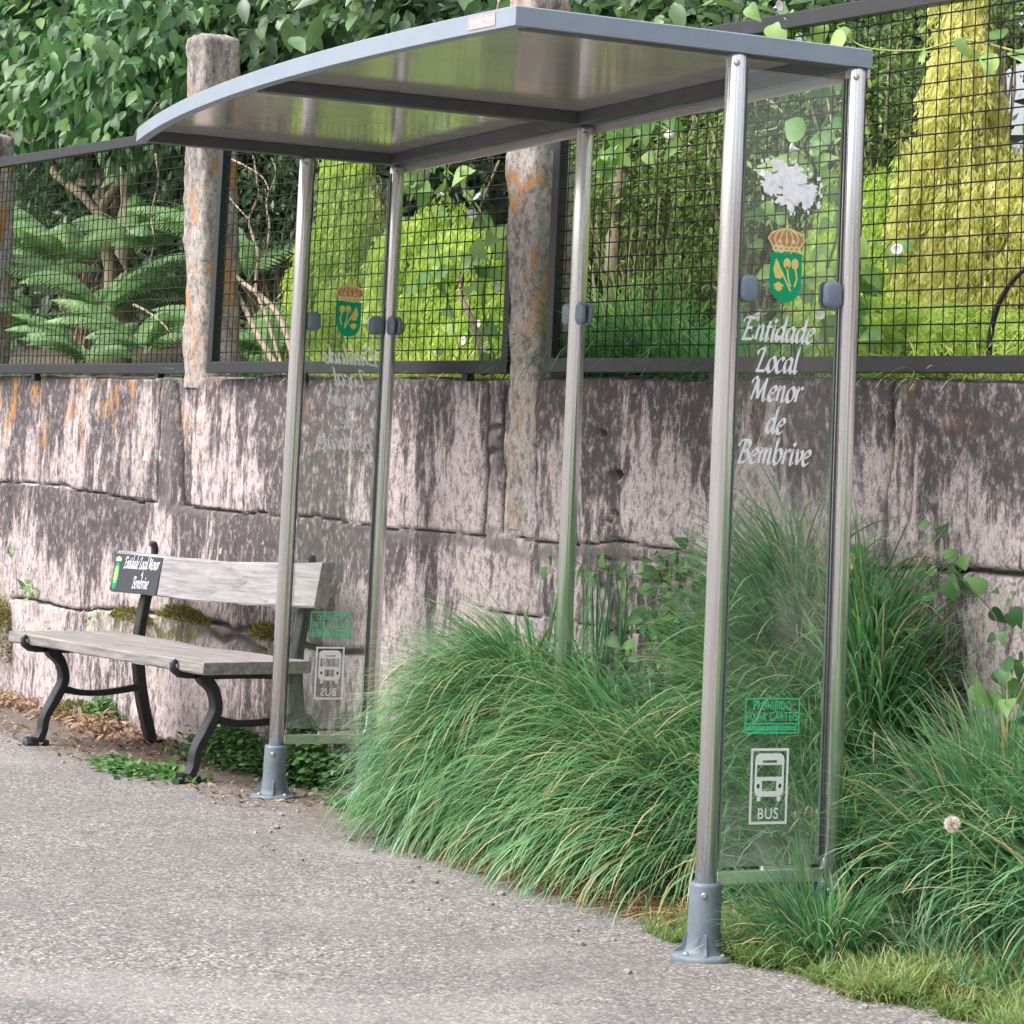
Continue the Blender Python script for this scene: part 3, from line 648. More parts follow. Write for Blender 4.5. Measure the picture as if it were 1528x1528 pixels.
# posts
def make_post(x,y,zb,ztop,glassdirs,collar=True):
    def rf_(a):
        r=1.0
        for g in range(8):
            d=(a-(g+.5)*math.pi/4+math.pi)%(2*math.pi)-math.pi
            r-=.035*math.exp(-(d/.07)**2)
        return r
    mb=MB(); mb.lathe([(PR,zb+.03),(PR,ztop-.012),(PR*.93,ztop-.003),(PR*.6,ztop)],(0,0,0),96,0,rf_)
    p=mb.build('post',M['steel'],shel); p.location=(x,y,0)
    for gd in glassdirs:
        mb=MB(); dx,dy=gd; ang=math.atan2(dy,dx); r3=Matrix.Rotation(ang,3,'Z')
        for s in (-1,1):
            mb.box(r3@Vector((PR-.001,s*.0068,(ztop-.03+zb+.24)/2)),(.006,.005,(ztop-.03)-(zb+.24)),r3,.0015)
        mb.build('seal',M['black_rubber'],p)
    if collar:
        mb=MB(); cb=zb-.0
        mb.lathe([(.082,cb-.02),(.084,cb+.002),(.083,cb+.010),(.078,cb+.0135),(.052,cb+.016),(.047,cb+.022),(.044,cb+.034),(.042,cb+.06),(.0405,cb+.178),(.039,cb+.186),(.033,cb+.188)],(0,0,0),40)
        for k in range(4):
            a=math.pi/4+k*math.pi/2+.35; d=Vector((math.cos(a),math.sin(a),0)); s_=Vector((-d.y,d.x,0))*.008
            mb.prism([(.034,.01),(.074,.01),(.072,.018),(.054,.032),(.046,.062),(.040,.066)],d,(0,0,1),(-s_/2)+Vector((0,0,cb)),s_)
        c=mb.build('base_collar',M['base_paint'],p)
        for k in range(4):
            mb=MB(); a=k*math.pi/2+.35; mb.lathe([(.008,0),(.008,.005),(.005,.008)],(.066*math.cos(a),.066*math.sin(a),cb+.0135),6)
            mb.build('anchor_bolt',M['bolt_metal'],p)
        a=math.atan2(-.55,.83)
        mb=MB(); mb.lathe([(.0075,0),(.0075,.003),(.005,.005)],(0,0,0),12)
        for v in mb.bm.verts: v.co=Matrix.Rotation(a,3,'Z')@(Matrix.Rotation(math.pi/2,3,'Y')@v.co+Vector((.0405,0,cb+.160)))
        mb.build('bolt',M['bolt_metal'],p)
    a=math.atan2(-.45,.89); mb=MB(); mb.lathe([(.0085,0),(.0085,.003),(.006,.006),(.003,.007)],(0,0,0),14)
    for v in mb.bm.verts: v.co=Matrix.Rotation(a,3,'Z')@(Matrix.Rotation(math.pi/2,3,'Y')@v.co+Vector((PR,0,ztop-.028)))
    mb.build('bolt',M['bolt_metal'],p)
    return p
XO=.010   # the near posts stand just proud of the end band
make_post(0+.012,0,0,RZ+.0,[(0,1)]); make_post(.012,SW,.0,RZ-.0,[(0,-1)])
make_post(-SL,0,-.044,RZ-.003,[(0,1)]); make_post(-SL,SW,-.044,RZ-.003,[(0,-1)]); make_post(-SM,SW,-.022,RZ-.003,[])

def clamp(x,y,dirx,diry,z=1.69):
    """padded glass clamp: two rounded halves either side of the pane"""
    r3=Matrix.Rotation(math.atan2(diry,dirx),3,'Z'); mb=MB()
    for sg in (-1,1):
        rings=[]
        for inset_,dd in ((.004,.0052),(0,.0075),(0,.0155),(.0035,.0205),(.010,.0230)):
            hx,hz,rc=.0265-inset_,.035-inset_,.019-inset_*.6; ring=[]
            for q_,(sx_,sz_) in enumerate(((1,1),(-1,1),(-1,-1),(1,-1))):
                for k_ in range(6):
                    a_=q_*math.pi/2+k_*math.pi/10; ring.append(mb.bm.verts.new(r3@Vector((.020+sx_*(hx-rc)+rc*math.cos(a_),sg*dd,sz_*(hz-rc)+rc*math.sin(a_)))))
            rings.append(ring)
        for A_,B_ in zip(rings[:-1],rings[1:]):
            for k_ in range(24): mb.bm.faces.new((A_[k_],A_[(k_+1)%24],B_[(k_+1)%24],B_[k_]))
        mb.bm.faces.new(rings[0]); mb.bm.faces.new(rings[-1])
    mb.box(r3@Vector((-.002,0,0)),(.03,.012,.035),r3,.002)
    o=mb.build('glass_clamp',M['dark_clamp'],shel,False)
    for p_ in o.data.polygons: p_.use_smooth=True
    o.location=(x,y,z); return o
PG=.0275
clamp(.012,PG+.008,0,1);clamp(.012,SW-PG-.008,0,-1)
clamp(-SL,PG+.008,0,1);clamp(-SL,SW-PG-.008,0,-1)
clamp(-SL+PG,SW,1,0); clamp(-SM+PG,SW,1,0); clamp(-SM-PG,SW,-1,0); clamp(.012-PG,SW,-1,0)
for xx_ in (.012,-SL):
    mb=MB(); z_=.197 if xx_>-1 else .165
    mb.box((0,SW/2,z_),(.022,SW-2*PR+.004,.034),None,.003); mb.box((0.0,SW/2+.05,z_+.021),(.014,.14,.010),None,.002)
    o=mb.build('bottom_rail',M['steel'],shel); o.location=(xx_,0,0)

# ---------------- lettering: broad-nib strokes
def spl(P,n=7):
    P=[np.array(p,float) for p in P]
    if len(P)==2: return [P[0]*(1-t)+P[1]*t for t in (0,.5,1)]
    Q=[2*P[0]-P[1]]+P+[2*P[-1]-P[-2]]; out=[]
    for i in range(1,len(Q)-2):
        for k in range(n):
            t=k/n; a,b,c,d=Q[i-1],Q[i],Q[i+1],Q[i+2]
            out.append(.5*((2*b)+(-a+c)*t+(2*a-5*b+4*c-d)*t*t+(-a+3*b-3*c+d)*t**3))
    out.append(P[-1]); return out
GL={
'a':(.50,[[(.36,.44),(.25,.5),(.1,.4),(.05,.2),(.12,.02),(.24,.06),(.36,.3)],[(.38,.5),(.36,.12),(.42,.0),(.5,.08)]]),
'b':(.46,[[(.02,.8),(.09,.86),(.07,.4),(.07,.05)],[(.07,.3),(.17,.46),(.3,.5),(.39,.34),(.34,.1),(.2,0),(.07,.05)]]),
'c':(.39,[[(.36,.42),(.26,.5),(.11,.4),(.05,.2),(.11,.02),(.24,.0),(.36,.1)]]),
'd':(.51,[[(.36,.44),(.25,.5),(.1,.4),(.05,.2),(.12,.02),(.24,.06),(.36,.3)],[(.36,.84),(.41,.86),(.38,.4),(.37,.1),(.42,0),(.5,.08)]]),
'e':(.40,[[(.07,.24),(.25,.28),(.35,.38),(.28,.5),(.13,.42),(.05,.2),(.11,.02),(.23,0),(.36,.1)]]),
'i':(.24,[[(.03,.43),(.1,.5),(.09,.2),(.1,.03),(.16,0),(.23,.08)],[(.11,.75),(.15,.70),(.19,.65)]]),
'l':(.22,[[(.04,.8),(.11,.86),(.08,.4),(.08,.08),(.14,0),(.22,.08)]]),
'm':(.74,[[(.03,.43),(.1,.5),(.09,.2),(.08,0)],[(.09,.28),(.2,.45),(.3,.5),(.33,.38),(.31,0)],[(.32,.28),(.43,.45),(.53,.5),(.57,.38),(.56,.06),(.62,0),(.70,.08)]]),
'n':(.50,[[(.03,.43),(.1,.5),(.09,.2),(.08,0)],[(.09,.28),(.2,.45),(.3,.5),(.34,.38),(.33,.06),(.39,0),(.47,.08)]]),
'o':(.43,[[(.22,.5),(.1,.4),(.05,.2),(.12,.01),(.23,0),(.35,.12),(.38,.32),(.31,.47),(.22,.5)]]),
'r':(.36,[[(.03,.43),(.1,.5),(.09,.2),(.08,0)],[(.09,.28),(.18,.44),(.28,.5),(.34,.44)]]),
't':(.27,[[(.15,.68),(.1,.4),(.08,.08),(.14,0),(.23,.08)],[(.01,.46),(.27,.49)]]),
'v':(.40,[[(.02,.43),(.09,.5),(.14,.25),(.18,0)],[(.18,0),(.32,.2),(.37,.4),(.31,.5)]]),
'E':(.60,[[(.24,.75),(.16,.35),(.08,.0)],[(-.06,.58),(.0,.72),(.16,.77),(.4,.75),(.58,.77),(.60,.66)],[(.17,.40),(.42,.41)],[(.0,.02),(.12,.0),(.36,.01),(.50,.02),(.55,.14)]]),
'L':(.50,[[(-.06,.58),(.0,.72),(.12,.78),(.24,.75),(.16,.35),(.08,.0)],[(.0,.02),(.14,.0),(.32,.01),(.44,.02),(.49,.14)]]),
'M':(.84,[[(-.04,.58),(.02,.72),(.12,.78),(.22,.74)],[(.22,.74),(.13,.3),(.05,0)],[(.22,.74),(.3,.35),(.36,.05)],[(.36,.05),(.5,.42),(.66,.77)],[(.66,.77),(.62,.35),(.64,.04),(.70,0),(.80,.07)]]),
'B':(.56,[[(.24,.74),(.16,.35),(.08,.0)],[(-.06,.56),(.0,.72),(.18,.78),(.40,.75),(.48,.62),(.38,.46),(.2,.41)],[(.2,.41),(.42,.39),(.50,.22),(.40,.05),(.2,.0),(.04,.03)]]),
}
def letters(mb,text,u0,z0,sx,sz,P3,nib=.155,mi=0,lay=0.0,slant=.24,center=True):
    """P3(u,z,lift)->3D point; draws calligraphic lettering"""
    wtot=sum(GL[ch][0] if ch!=' ' else .26 for ch in text)*sx; u=u0-wtot/2 if center else u0
    k=0; na=math.radians(38)
    for ch in text:
        if ch==' ': u+=.26*sx; continue
        wd,st=GL[ch]
        for s_ in st:
            pts=spl(s_); n=len(pts); L=[];R_=[]
            for i,p in enumerate(pts):
                d=pts[min(i+1,n-1)]-pts[max(i-1,0)]; d=d/(np.linalg.norm(d)+1e-9); ang=math.atan2(d[1],d[0])
                w_=math.sqrt((nib*math.sin(ang-na))**2+.042**2)/2; nn=np.array([-d[1],d[0]])*w_
                for side,q in ((L,p+nn),(R_,p-nn)): side.append((u+(q[0]+slant*q[1])*sx,z0+q[1]*sz))
            lift=lay+.00006*(k%9); k+=1
            vs=[(mb.bm.verts.new(P3(a[0],a[1],lift)),mb.bm.verts.new(P3(b[0],b[1],lift))) for a,b in zip(L,R_)]
            for a,b in zip(vs[:-1],vs[1:]): mb.bm.faces.new((a[0],b[0],b[1],a[1])).material_index=mi
        u+=wd*sx
def textfont(mb,text,u0,z0,width,height,P3,lift=0,mi=0):
    cu=bpy.data.curves.new('t','FONT'); cu.body=text; cu.offset=.010; cu.space_character=1.12; ob=bpy.data.objects.new('t',cu); COL.objects.link(ob)
    dg=bpy.context.evaluated_depsgraph_get(); me=bpy.data.meshes.new_from_object(ob.evaluated_get(dg)); bpy.data.objects.remove(ob)
    xs_=[v.co.x for v in me.vertices];ys_=[v.co.y for v in me.vertices]; x0,x1=min(xs_),max(xs_);y0,y1=min(ys_),max(ys_)
    vs=[mb.bm.verts.new(P3(u0+(v.co.x-x0)/(x1-x0)*width,z0+(v.co.y-y0)/(y1-y0)*height,lift)) for v in me.vertices]
    for p_ in me.polygons:
        try: mb.bm.faces.new([vs[i] for i in p_.vertices]).material_index=mi
        except ValueError: pass
    bpy.data.meshes.remove(me); bpy.data.curves.remove(cu)
def blob(u,z,ru,rz,n=20,a0=0,a1=2*math.pi): return [(u+ru*math.cos(a0+(a1-a0)*k/n),z+rz*math.sin(a0+(a1-a0)*k/n)) for k in range(n if a1-a0>6.2 else n+1)]
def flat(mb,pts,P3,lift,mi): mb.poly([P3(a,b,lift) for a,b in pts],mi)
def strip(mb,pts,w_,P3,lift,mi):
    pts=[np.array(p) for p in pts]; n=len(pts); vs=[]
    for i,p in enumerate(pts):
        d=pts[min(i+1,n-1)]-pts[max(i-1,0)]; d=d/(np.linalg.norm(d)+1e-9); nn=np.array([-d[1],d[0]])*w_/2
        vs.append((mb.bm.verts.new(P3(*(p+nn),lift)),mb.bm.verts.new(P3(*(p-nn),lift))))
    for a,b in zip(vs[:-1],vs[1:]): mb.bm.faces.new((a[0],b[0],b[1],a[1])).material_index=mi
def crest(mb,u,z,s,sz,P3,l0=.0004):
    """crown over a shield; s half width, sz height scale; mats: 0 green 1 gold 2 crown 3 crown dark"""
    sh=[(u-s,z+sz),(u+s,z+sz)]+[(u+s*math.cos(a)*1.0,z-sz*.15-sz*.75*math.sin(a)) for a in np.linspace(0.05,math.pi-.05,18)]
    flat(mb,sh,P3,l0,0)
    L=l0+.0003
    # axe
    strip(mb,[(u-.62*s,z+.72*sz),(u+.35*s,z-.45*sz)],.10*s,P3,L+.0001,1)
    flat(mb,[(u-.62*s,z+.78*sz),(u-.78*s,z+.35*sz),(u-.62*s,z+.02*sz),(u-.28*s,z-.0*sz),(u-.12*s,z+.2*sz),(u-.34*s,z+.36*sz),(u-.42*s,z+.6*sz)],P3,L,1)
    # two clubs
    for du,kk in ((.08,-1),(.58,1)):
        flat(mb,blob(u+du*s,z+.60*sz,.23*s,.21*sz,16),P3,L+.0002,1)
        strip(mb,[(u+du*s,z+.5*sz),(u+(du+.02*kk)*s+.12*s,z+.05*sz),(u+(.45+.12*kk)*s,z-.28*sz)],.10*s,P3,L+.0001+.0001*(kk+2),1)
        strip(mb,blob(u+du*s,z+.60*sz,.12*s,.09*sz,10)+[(u+du*s+.12*s,z+.60*sz)],.04*s,P3,L+.0006,2)
    # shell
    for a in np.linspace(math.pi*1.12,math.pi*1.88,6):
        strip(mb,[(u-.42*s,z-.16*sz),(u-.42*s+.32*s*math.cos(a),z-.16*sz+.32*sz*math.sin(a))],.12*s,P3,L+.0001*((a*7)%3),1)
    flat(mb,blob(u-.42*s,z-.18*sz,.1*s,.06*sz,10),P3,L+.0005,1)
    # crown
    zb=z+1.06*sz
    flat(mb,[(u-.86*s,zb),(u+.86*s,zb),(u+.92*s,zb+.22*sz),(u-.92*s,zb+.22*sz)],P3,l0,2)
    for k in range(5): flat(mb,blob(u+(-.66+.33*k)*s,zb+.10*sz,.07*s,.05*sz,8),P3,L,3)
    flat(mb,[(u-.9*s,zb+.24*sz),(u+.9*s,zb+.24*sz)]+[(u+s*math.cos(a)*1.12,zb+.42*sz+.36*sz*math.sin(a)) for a in np.linspace(.0,math.pi,14)],P3,l0+.0001,3)
    for k in range(7):
        t=(k-3)/3; top=(u+.0*s,zb+.88*sz)
        strip(mb,[(u+t*.88*s,zb+.2*sz),(u+t*1.15*s,zb+.48*sz),(u+t*.9*s,zb+.70*sz),(u+t*.35*s,zb+.84*sz),top],.085*s,P3,L+.0001*k,2)
    for k in range(7): 
        a=math.pi*(k+.5)/7; flat(mb,blob(u+1.08*s*math.cos(a),zb+.44*sz+.38*sz*math.sin(a),.055*s,.045*sz,8),P3,L+.0009,1)
    for k in range(3): flat(mb,blob(u+(-.45+.45*k)*s,zb+.38*sz,.10*s,.09*sz,8),P3,L+.0009,2)
    flat(mb,blob(u,zb+.95*sz,.10*s,.09*sz,10),P3,L+.001,2); flat(mb,[(u-.03*s,zb+1.0*sz),(u+.03*s,zb+1.0*sz),(u+.03*s,zb+1.22*sz),(u-.03*s,zb+1.22*sz)],P3,L,2)
CM=[M['green_vinyl'],M['gold_vinyl'],M['crown_vinyl'],M['crown_dark']]

# near pane faces +x; the other one is the same pane turned round
def pane(x,flip,zo):
    g0,g1=.036,.327; GT=2.262; GB=.224
    mb=MB(); mb.bm.free(); mb.bm=bmesh.new()
    mb.box((0,(g0+g1)/2-SW/2,(GT+GB)/2),(.008,g1-g0,GT-GB),None,0)
    for f_ in mb.bm.faces:
        n_=f_.normal
        f_.normal_update()
        f_.material_index=0 if abs(f_.normal.x)>.9 else 1
    g=mb.build('glass_panel',[M['glass'],M['glass_edge']],shel)
    g.location=(x,SW/2,zo)
    if flip: g.rotation_euler=(0,0,math.pi)
    P3=(lambda u,z,l: Vector((-.0046-l,u-SW/2,z))) if flip else (lambda u,z,l: Vector((.0046+l,u-SW/2,z)))
    mb=MB()
    for tx,z_ in (('Entidade',1.560),('Local',1.480),('Menor',1.405),('de',1.322),('Bembrive',1.243)):
        letters(mb,tx,.158-.008,z_,.0605,.074,P3)
    mb.build('lettering',M['white_vinyl'],g)
    mb=MB(); crest(mb,.167,1.722,.048,.068,P3)
    mb.build('crest',CM,g)
    # notice
    mb=MB(); a0,a1,b0,b1=.093,.256,.556,.646
    fr_=.0035
    for bx in ([(a0,b0),(a1,b0),(a1,b0+fr_),(a0,b0+fr_)],[(a0,b1-fr_),(a1,b1-fr_),(a1,b1),(a0,b1)],[(a0,b0+fr_),(a0+fr_,b0+fr_),(a0+fr_,b1-fr_),(a0,b1-fr_)],[(a1-fr_,b0+fr_),(a1,b0+fr_),(a1,b1-fr_),(a1-fr_,b1-fr_)]): flat(mb,bx,P3,0,0)
    textfont(mb,'PROHIBIDO',.118,.616,.112,.0225,P3,.0001); textfont(mb,'FIXAR CARTEIS',.099,.588,.151,.0225,P3,.0001)
    flat(mb,[(a0+.004,.5795),(a1-.004,.5795),(a1-.004,.5825),(a0+.004,.5825)],P3,.0001,0)
    rr_=random.Random(5); u=a0+.006
    while u<a1-.012:
        wv=rr_.uniform(.003,.008); flat(mb,[(u,.563),(u+wv,.563),(u+wv,.575),(u,.575)],P3,.0001,0); u+=wv+.0022
    mb.build('notice',M['bright_green'],g)
    # bus sign
    mb=MB(); a0,a1,b0,b1=.116,.228,.328,.519; fr_=.0065; uc=(a0+a1)/2
    for bx in ([(a0,b0),(a1,b0),(a1,b0+fr_),(a0,b0+fr_)],[(a0,b1-fr_),(a1,b1-fr_),(a1,b1),(a0,b1)],[(a0,b0+fr_),(a0+fr_,b0+fr_),(a0+fr_,b1-fr_),(a0,b1-fr_)],[(a1-fr_,b0+fr_),(a1,b0+fr_),(a1,b1-fr_),(a1-fr_,b1-fr_)]): flat(mb,bx,P3,0,0)
    l_,r_=uc-.043,uc+.043
    def rct(x0,x1,z0,z1,l=0): flat(mb,[(x0,z0),(x1,z0),(x1,z1),(x0,z1)],P3,l,0)
    flat(mb,[(l_,.489),(r_,.489),(r_-.002,.500),(r_-.012,.506),(l_+.012,.506),(l_+.002,.500)],P3,0,0)    # roof
    # destination slot is a gap
    rct(l_,l_+.022,.482,.489);rct(r_-.022,r_,.482,.489);rct(l_,r_,.477,.482)
    rct(l_,l_+.006,.447,.477);rct(r_-.006,r_,.447,.477)
    rct(l_,r_,.437,.447)
    rct(l_,l_+.022,.411,.437);rct(r_-.022,r_,.411,.437); 
    flat(mb,[(l_,.411),(l_+.004,.402),(l_+.014,.397),(r_-.014,.397),(r_-.004,.402),(r_,.411)],P3,0,0)
    rct(l_+.008,l_+.019,.386,.397);rct(r_-.019,r_-.008,.386,.397)
    for c_ in (l_+.011,r_-.011): flat(mb,blob(c_,.424,.0045,.006,10),P3,.0003,1)
    textfont(mb,'BUS',uc-.030,.341,.060,.028,P3,.0001)
    mb.build('bus_sign',[M['white_vinyl'],M['black_rubber']],g)
    return g
gp=pane(.012,False,0); pane(-SL,True,-.02)
# torn white paper residue on the near pane
P3=lambda u,z,l: Vector((.0046+l,u-SW/2,z)); mb=MB(); rr_=random.Random(2)
def ragged(u,z,ru,rz,n,l,jit=.35):
    ph=[rr_.uniform(0,6.28) for _ in range(6)]
    pts=[]
    for k in range(n):
        a=2*math.pi*k/n; r=1+jit*.28*sum(math.sin(a*(2+3*j)+ph[j])/(1+j*.5) for j in range(5))+rr_.uniform(-.13,.13)
        pts.append((u+ru*r*math.cos(a),z+rz*r*math.sin(a)))
    vc=mb.bm.verts.new(P3(u,z,l)); vs=[mb.bm.verts.new(P3(a,b,l)) for a,b in pts]
    for k in range(n): mb.bm.faces.new((vc,vs[k],vs[(k+1)%n]))
for k in range(46):
    a=rr_.uniform(0,6.28); q_=rr_.random()**.55; uu_=.168+.078*q_*math.cos(a); zz_=1.968+.050*q_*math.sin(a)-.22*(uu_-.168)
    ragged(uu_,zz_,rr_.uniform(.012,.030)*(1.15-.5*q_),rr_.uniform(.010,.022)*(1.15-.4*q_),26,.0001+.00006*k,.9)
for k in range(34):
    a=rr_.uniform(0,6.28); ragged(.168+.098*math.cos(a)*rr_.uniform(.85,1.15),1.968+.062*math.sin(a)*rr_.uniform(.85,1.2)-.2*.098*math.cos(a),rr_.uniform(.002,.007),rr_.uniform(.002,.008),12,.0031+k*.00003)
mb.build('paper_residue',M['residue'],gp)
# maker's name on the plate
mb=MB(); PM=lambda u,z,l: fpt(u,z,.0018+l)
textfont(mb,'marlo',-.162,RZ+.021,.104,.017,PM)
uu=-.155
while uu<-.07: flat(mb,[(uu,RZ+.0125),(uu+.008,RZ+.0125),(uu+.008,RZ+.0155),(uu,RZ+.0155)],PM,.0001,0); uu+=.011
mb.build('maker_lettering',M['white_vinyl'],roof)

# ================================================================== BENCH
BA=math.atan2(.174,.985); bt=math.atan(.0155)
bench=empty('park_bench',(-4.95,-.41,-.069)); bench.rotation_euler=(0,-bt,BA)
tag(bench,'weathered wooden bench with curved black cast iron legs beside the shelter','bench')
# local: x along, y back, z up
def plank(name,mat,x0,x1,y0,y1,z0f,z1f,parent=bench,nseg=24,tilt=0,rough=.002,bow=0):
    mb=MB(); bm=mb.bm; R0=[]
    for i in range(nseg+1):
        x=x0+(x1-x0)*i/nseg; t=i/nseg; dz0,dz1=z0f(t),z1f(t); b_=bow*4*t*(1-t); j=lambda s:rough*(VN.fbm(x*6+s*9,s*5.,3)-.5)*2
        ring=[]
        cs=.006
        for (yy,zz,s) in ((y0,dz0+cs,1),(y0,dz1-cs,2),(y0+cs,dz1,3),(y1-cs,dz1,4),(y1,dz1-cs,5),(y1,dz0+cs,6),(y1-cs,dz0,7),(y0+cs,dz0,8)):
            yy2=yy+b_+tilt*(zz-dz0); ring.append(bm.verts.new((x+(j(s+20) if i in(0,nseg) else 0),yy2+j(s),zz+j(s+10))))
        R0.append(ring)
    for a,b in zip(R0[:-1],R0[1:]):
        for k in range(8): bm.faces.new((a[k],a[(k+1)%8],b[(k+1)%8],b[k]))
    bm.faces.new(R0[0][::-1]); bm.faces.new(R0[-1])
    return mb.build(name,mat,parent)
plank('seat',M['wood'],-.20,1.54,-.065,.40,lambda t:.415,lambda t:.458+.003*math.sin(t*9),rough=.004)
back=plank('backrest',M['wood_back'],-.20,1.535,.40,.462,lambda t:.632+.030*t-.012*math.sin(math.pi*t),lambda t:.806+.028*t-.020*math.sin(math.pi*t),tilt=.16,rough=.005,bow=.01)
def by(u,z): # front face of backrest
    t=(u+.20)/1.735; return .40+.01*4*t*(1-t)+.16*(z-(.632+.03*t-.012*math.sin(math.pi*t)))
mb=MB(); ua,ub=-.197,.225
us=np.linspace(ua,ub,11)
zl=lambda u:.634+.030*((u+.2)/1.735)-.012*math.sin(math.pi*(u+.2)/1.735)+.003; zh=lambda u:zl(u)+.158
for a,b in zip(us[:-1],us[1:]):
    q=[(a,zl(a)),(b,zl(b)),(b,zh(b)),(a,zh(a))]; mb.poly([Vector((x,by(x,z)-.006,z)) for x,z in q],0)
mb.poly([Vector((ub,by(ub,zl(ub))-.006,zl(ub))),Vector((ub,by(ub,zl(ub)),zl(ub))),Vector((ub,by(ub,zh(ub)),zh(ub))),Vector((ub,by(ub,zh(ub))-.006,zh(ub)))],0)
PB=lambda u,z,l:Vector((u,by(u,z)-.0066-l,z+.03*(u+.2)/1.735))
letters(mb,'Entidade Local Menor',.052,.735,.0362,.060,PB,nib=.13,mi=1)
letters(mb,'de',.075,.705,.018,.028,PB,nib=.12,mi=1); letters(mb,'Bembrive',.072,.652,.040,.062,PB,nib=.11,mi=1)
n0=len(mb.bm.faces)
sh=[(-.163+.026*math.cos(a),.700+.060*math.sin(a)) for a in np.linspace(0,2*math.pi,24,endpoint=False)]
flat(mb,sh,PB,.0003,2); flat(mb,[(-.163+.014*math.cos(a),.705+.038*math.sin(a)) for a in np.linspace(0,2*math.pi,14,endpoint=False)],PB,.0006,3)
flat(mb,[(-.187,.762),(-.139,.762),(-.136,.775),(-.163,.785),(-.190,.775)],PB,.0004,4)
mb.build('plaque',[M['plate'],M['white_vinyl'],M['green_vinyl'],M['gold_vinyl'],M['crown_vinyl']],back)
def sweep2(name,path,w_,tk,x,parent=bench):
    """flat iron profile: path of (y,z,halfwidth) swept, thickness tk along x, centre rib"""
    mb=MB(); bm=mb.bm; P=spl([(a,b) for a,b,_ in path],6); hw=np.interp(np.linspace(0,1,len(P)),np.linspace(0,1,len(path)),[c for _,_,c in path]); rings=[]
    for i,p in enumerate(P):
        d=P[min(i+1,len(P)-1)]-P[max(i-1,0)]; d=d/np.linalg.norm(d); n_=np.array([-d[1],d[0]])
        ring=[]
        for s,xx_ in ((-1,-tk),(-.75,-tk*1.25),(.75,-tk*1.25),(1,-tk),(1,tk),(.75,tk*1.25),(-.75,tk*1.25),(-1,tk)):
            q=p+n_*s*hw[i]; ring.append(bm.verts.new((x+xx_,q[0],q[1])))
        rings.append(ring)
    for a,b in zip(rings[:-1],rings[1:]):
        for k in range(8): bm.faces.new((a[k],a[(k+1)%8],b[(k+1)%8],b[k]))
    bm.faces.new(rings[0][::-1]); bm.faces.new(rings[-1])
    return mb,name,parent
for x_ in (0.0,1.34):
    mb,_,_=sweep2('front_leg',[(-.03,.008,.030),(.0,.022,.018),(.02,.06,.017),(.03,.12,.017),(.075,.20,.020),(.105,.27,.019),(.088,.34,.019),(.045,.385,.024),(.02,.402,.016)],0,.021,x_)
    mb.box((x_,-.005,.007),(.055,.10,.014),None,.004); mb.box((x_,.02,.012),(.05,.05,.022),None,.004)
    # scroll end gripping the seat front
    mb.tube([(x_,.02,.402),(x_,-.03,.402),(x_,-.062,.405),(x_,-.085,.42),(x_,-.088,.442),(x_,-.072,.452)],[.018,.017,.015,.014,.013,.010],10,up=(1,0,0))
    mb.build('leg',M['iron'],bench)
    mb,_,_=sweep2('rear',[(.53,.008,.022),(.515,.06,.022),(.48,.18,.023),(.455,.32,.022),(.45,.46,.020),(.47,.60,.019),(.487,.66,.018)],0,.020,x_)
    mb.box((x_,.53,.007),(.055,.09,.014),None,.004); mb.tube([(x_,.48,.64),(x_,.50,.76),(x_,.505,.82),(x_,.500,.842),(x_,.480,.848)],[.018,.017,.016,.016,.012],10,up=(1,0,0))
    mb.build('leg',M['iron'],bench)
    mb,_,_=sweep2('st',[(.10,.232,.016),(.20,.214,.012),(.32,.216,.012),(.47,.236,.014)],0,.014,x_); mb.build('stretcher',M['iron'],bench)
    mb,_,_=sweep2('br',[(.02,.398,.017),(.20,.397,.014),(.34,.392,.014),(.455,.37,.016)],0,.018,x_); mb.build('seat_bracket',M['iron'],bench)

# ================================================================== VERGE GRASSES
def on_verge(x,y): return np.maximum(verge_h(x,y),GS*x)
def tussock(cx,cy,rx,ry,n,L,dome,label,lean=(0,-.5),kap=(1.0,2.2),w=.0065,mat='grass',extra=.0,name='grass_tussock'):
    """blades rooted on a low dome of their own thatch, fanning outwards"""
    a=rng.random(n)*2*np.pi; r=np.sqrt(rng.random(n)); x=cx+rx*r*np.cos(a); y=cy+ry*r*np.sin(a)
    y=np.minimum(y,WY+WA*x-.04)
    P=np.stack([x,y,on_verge(x,y)-.01+dome*(1-r**3.5)*(.25+.75*rng.random(n)**.7)],-1)
    hx=r*np.cos(a)*1.0+lean[0]*.8+rng.normal(size=n)*.30; hy=r*np.sin(a)+lean[1]*.8+rng.normal(size=n)*.30
    az=np.arctan2(np.where(hy>.2,.2-(hy-.2)*.5,hy),hx)
    Ls=L*(.5+.6*rng.random(n)**.8)
    t0=.04+rng.random(n)*.5*(.3+r)+.35*r; kp=kap[0]+(kap[1]-kap[0])*rng.random(n)
    tone=.5*VN.fbm(az*2.5+cx*5,r*5+P[:,2]*4,3)+.5*rng.random(n)
    rn=np.clip((tone-.2)*1.45,0,.92); rn=np.where(rng.random(n)<.04+extra,.97+.03*rng.random(n),rn)
    qb=QB(); qb.blades(P,az,Ls,t0,kp,w*(.55+.75*rng.random(n)),8,rn,wave=.08)
    o=qb.build(name,M[mat],None,(cx,cy,float(on_verge(np.array([cx]),np.array([cy]))[0])))
    tag(o,label,'grass clump','large arching grass tussocks on the verge'); return o
tussock(-2.00,.41,.29,.18,6500,.53,.46,'largest green grass tussock, drooping over the pavement left of the middle shelter post',lean=(-.1,-.40),w=.0085,kap=(1.0,2.7))
tussock(-1.60,.46,.24,.16,3600,.50,.40,'green grass tussock directly in front of the middle shelter post',lean=(-.2,-.40),w=.008,kap=(1.0,2.6))
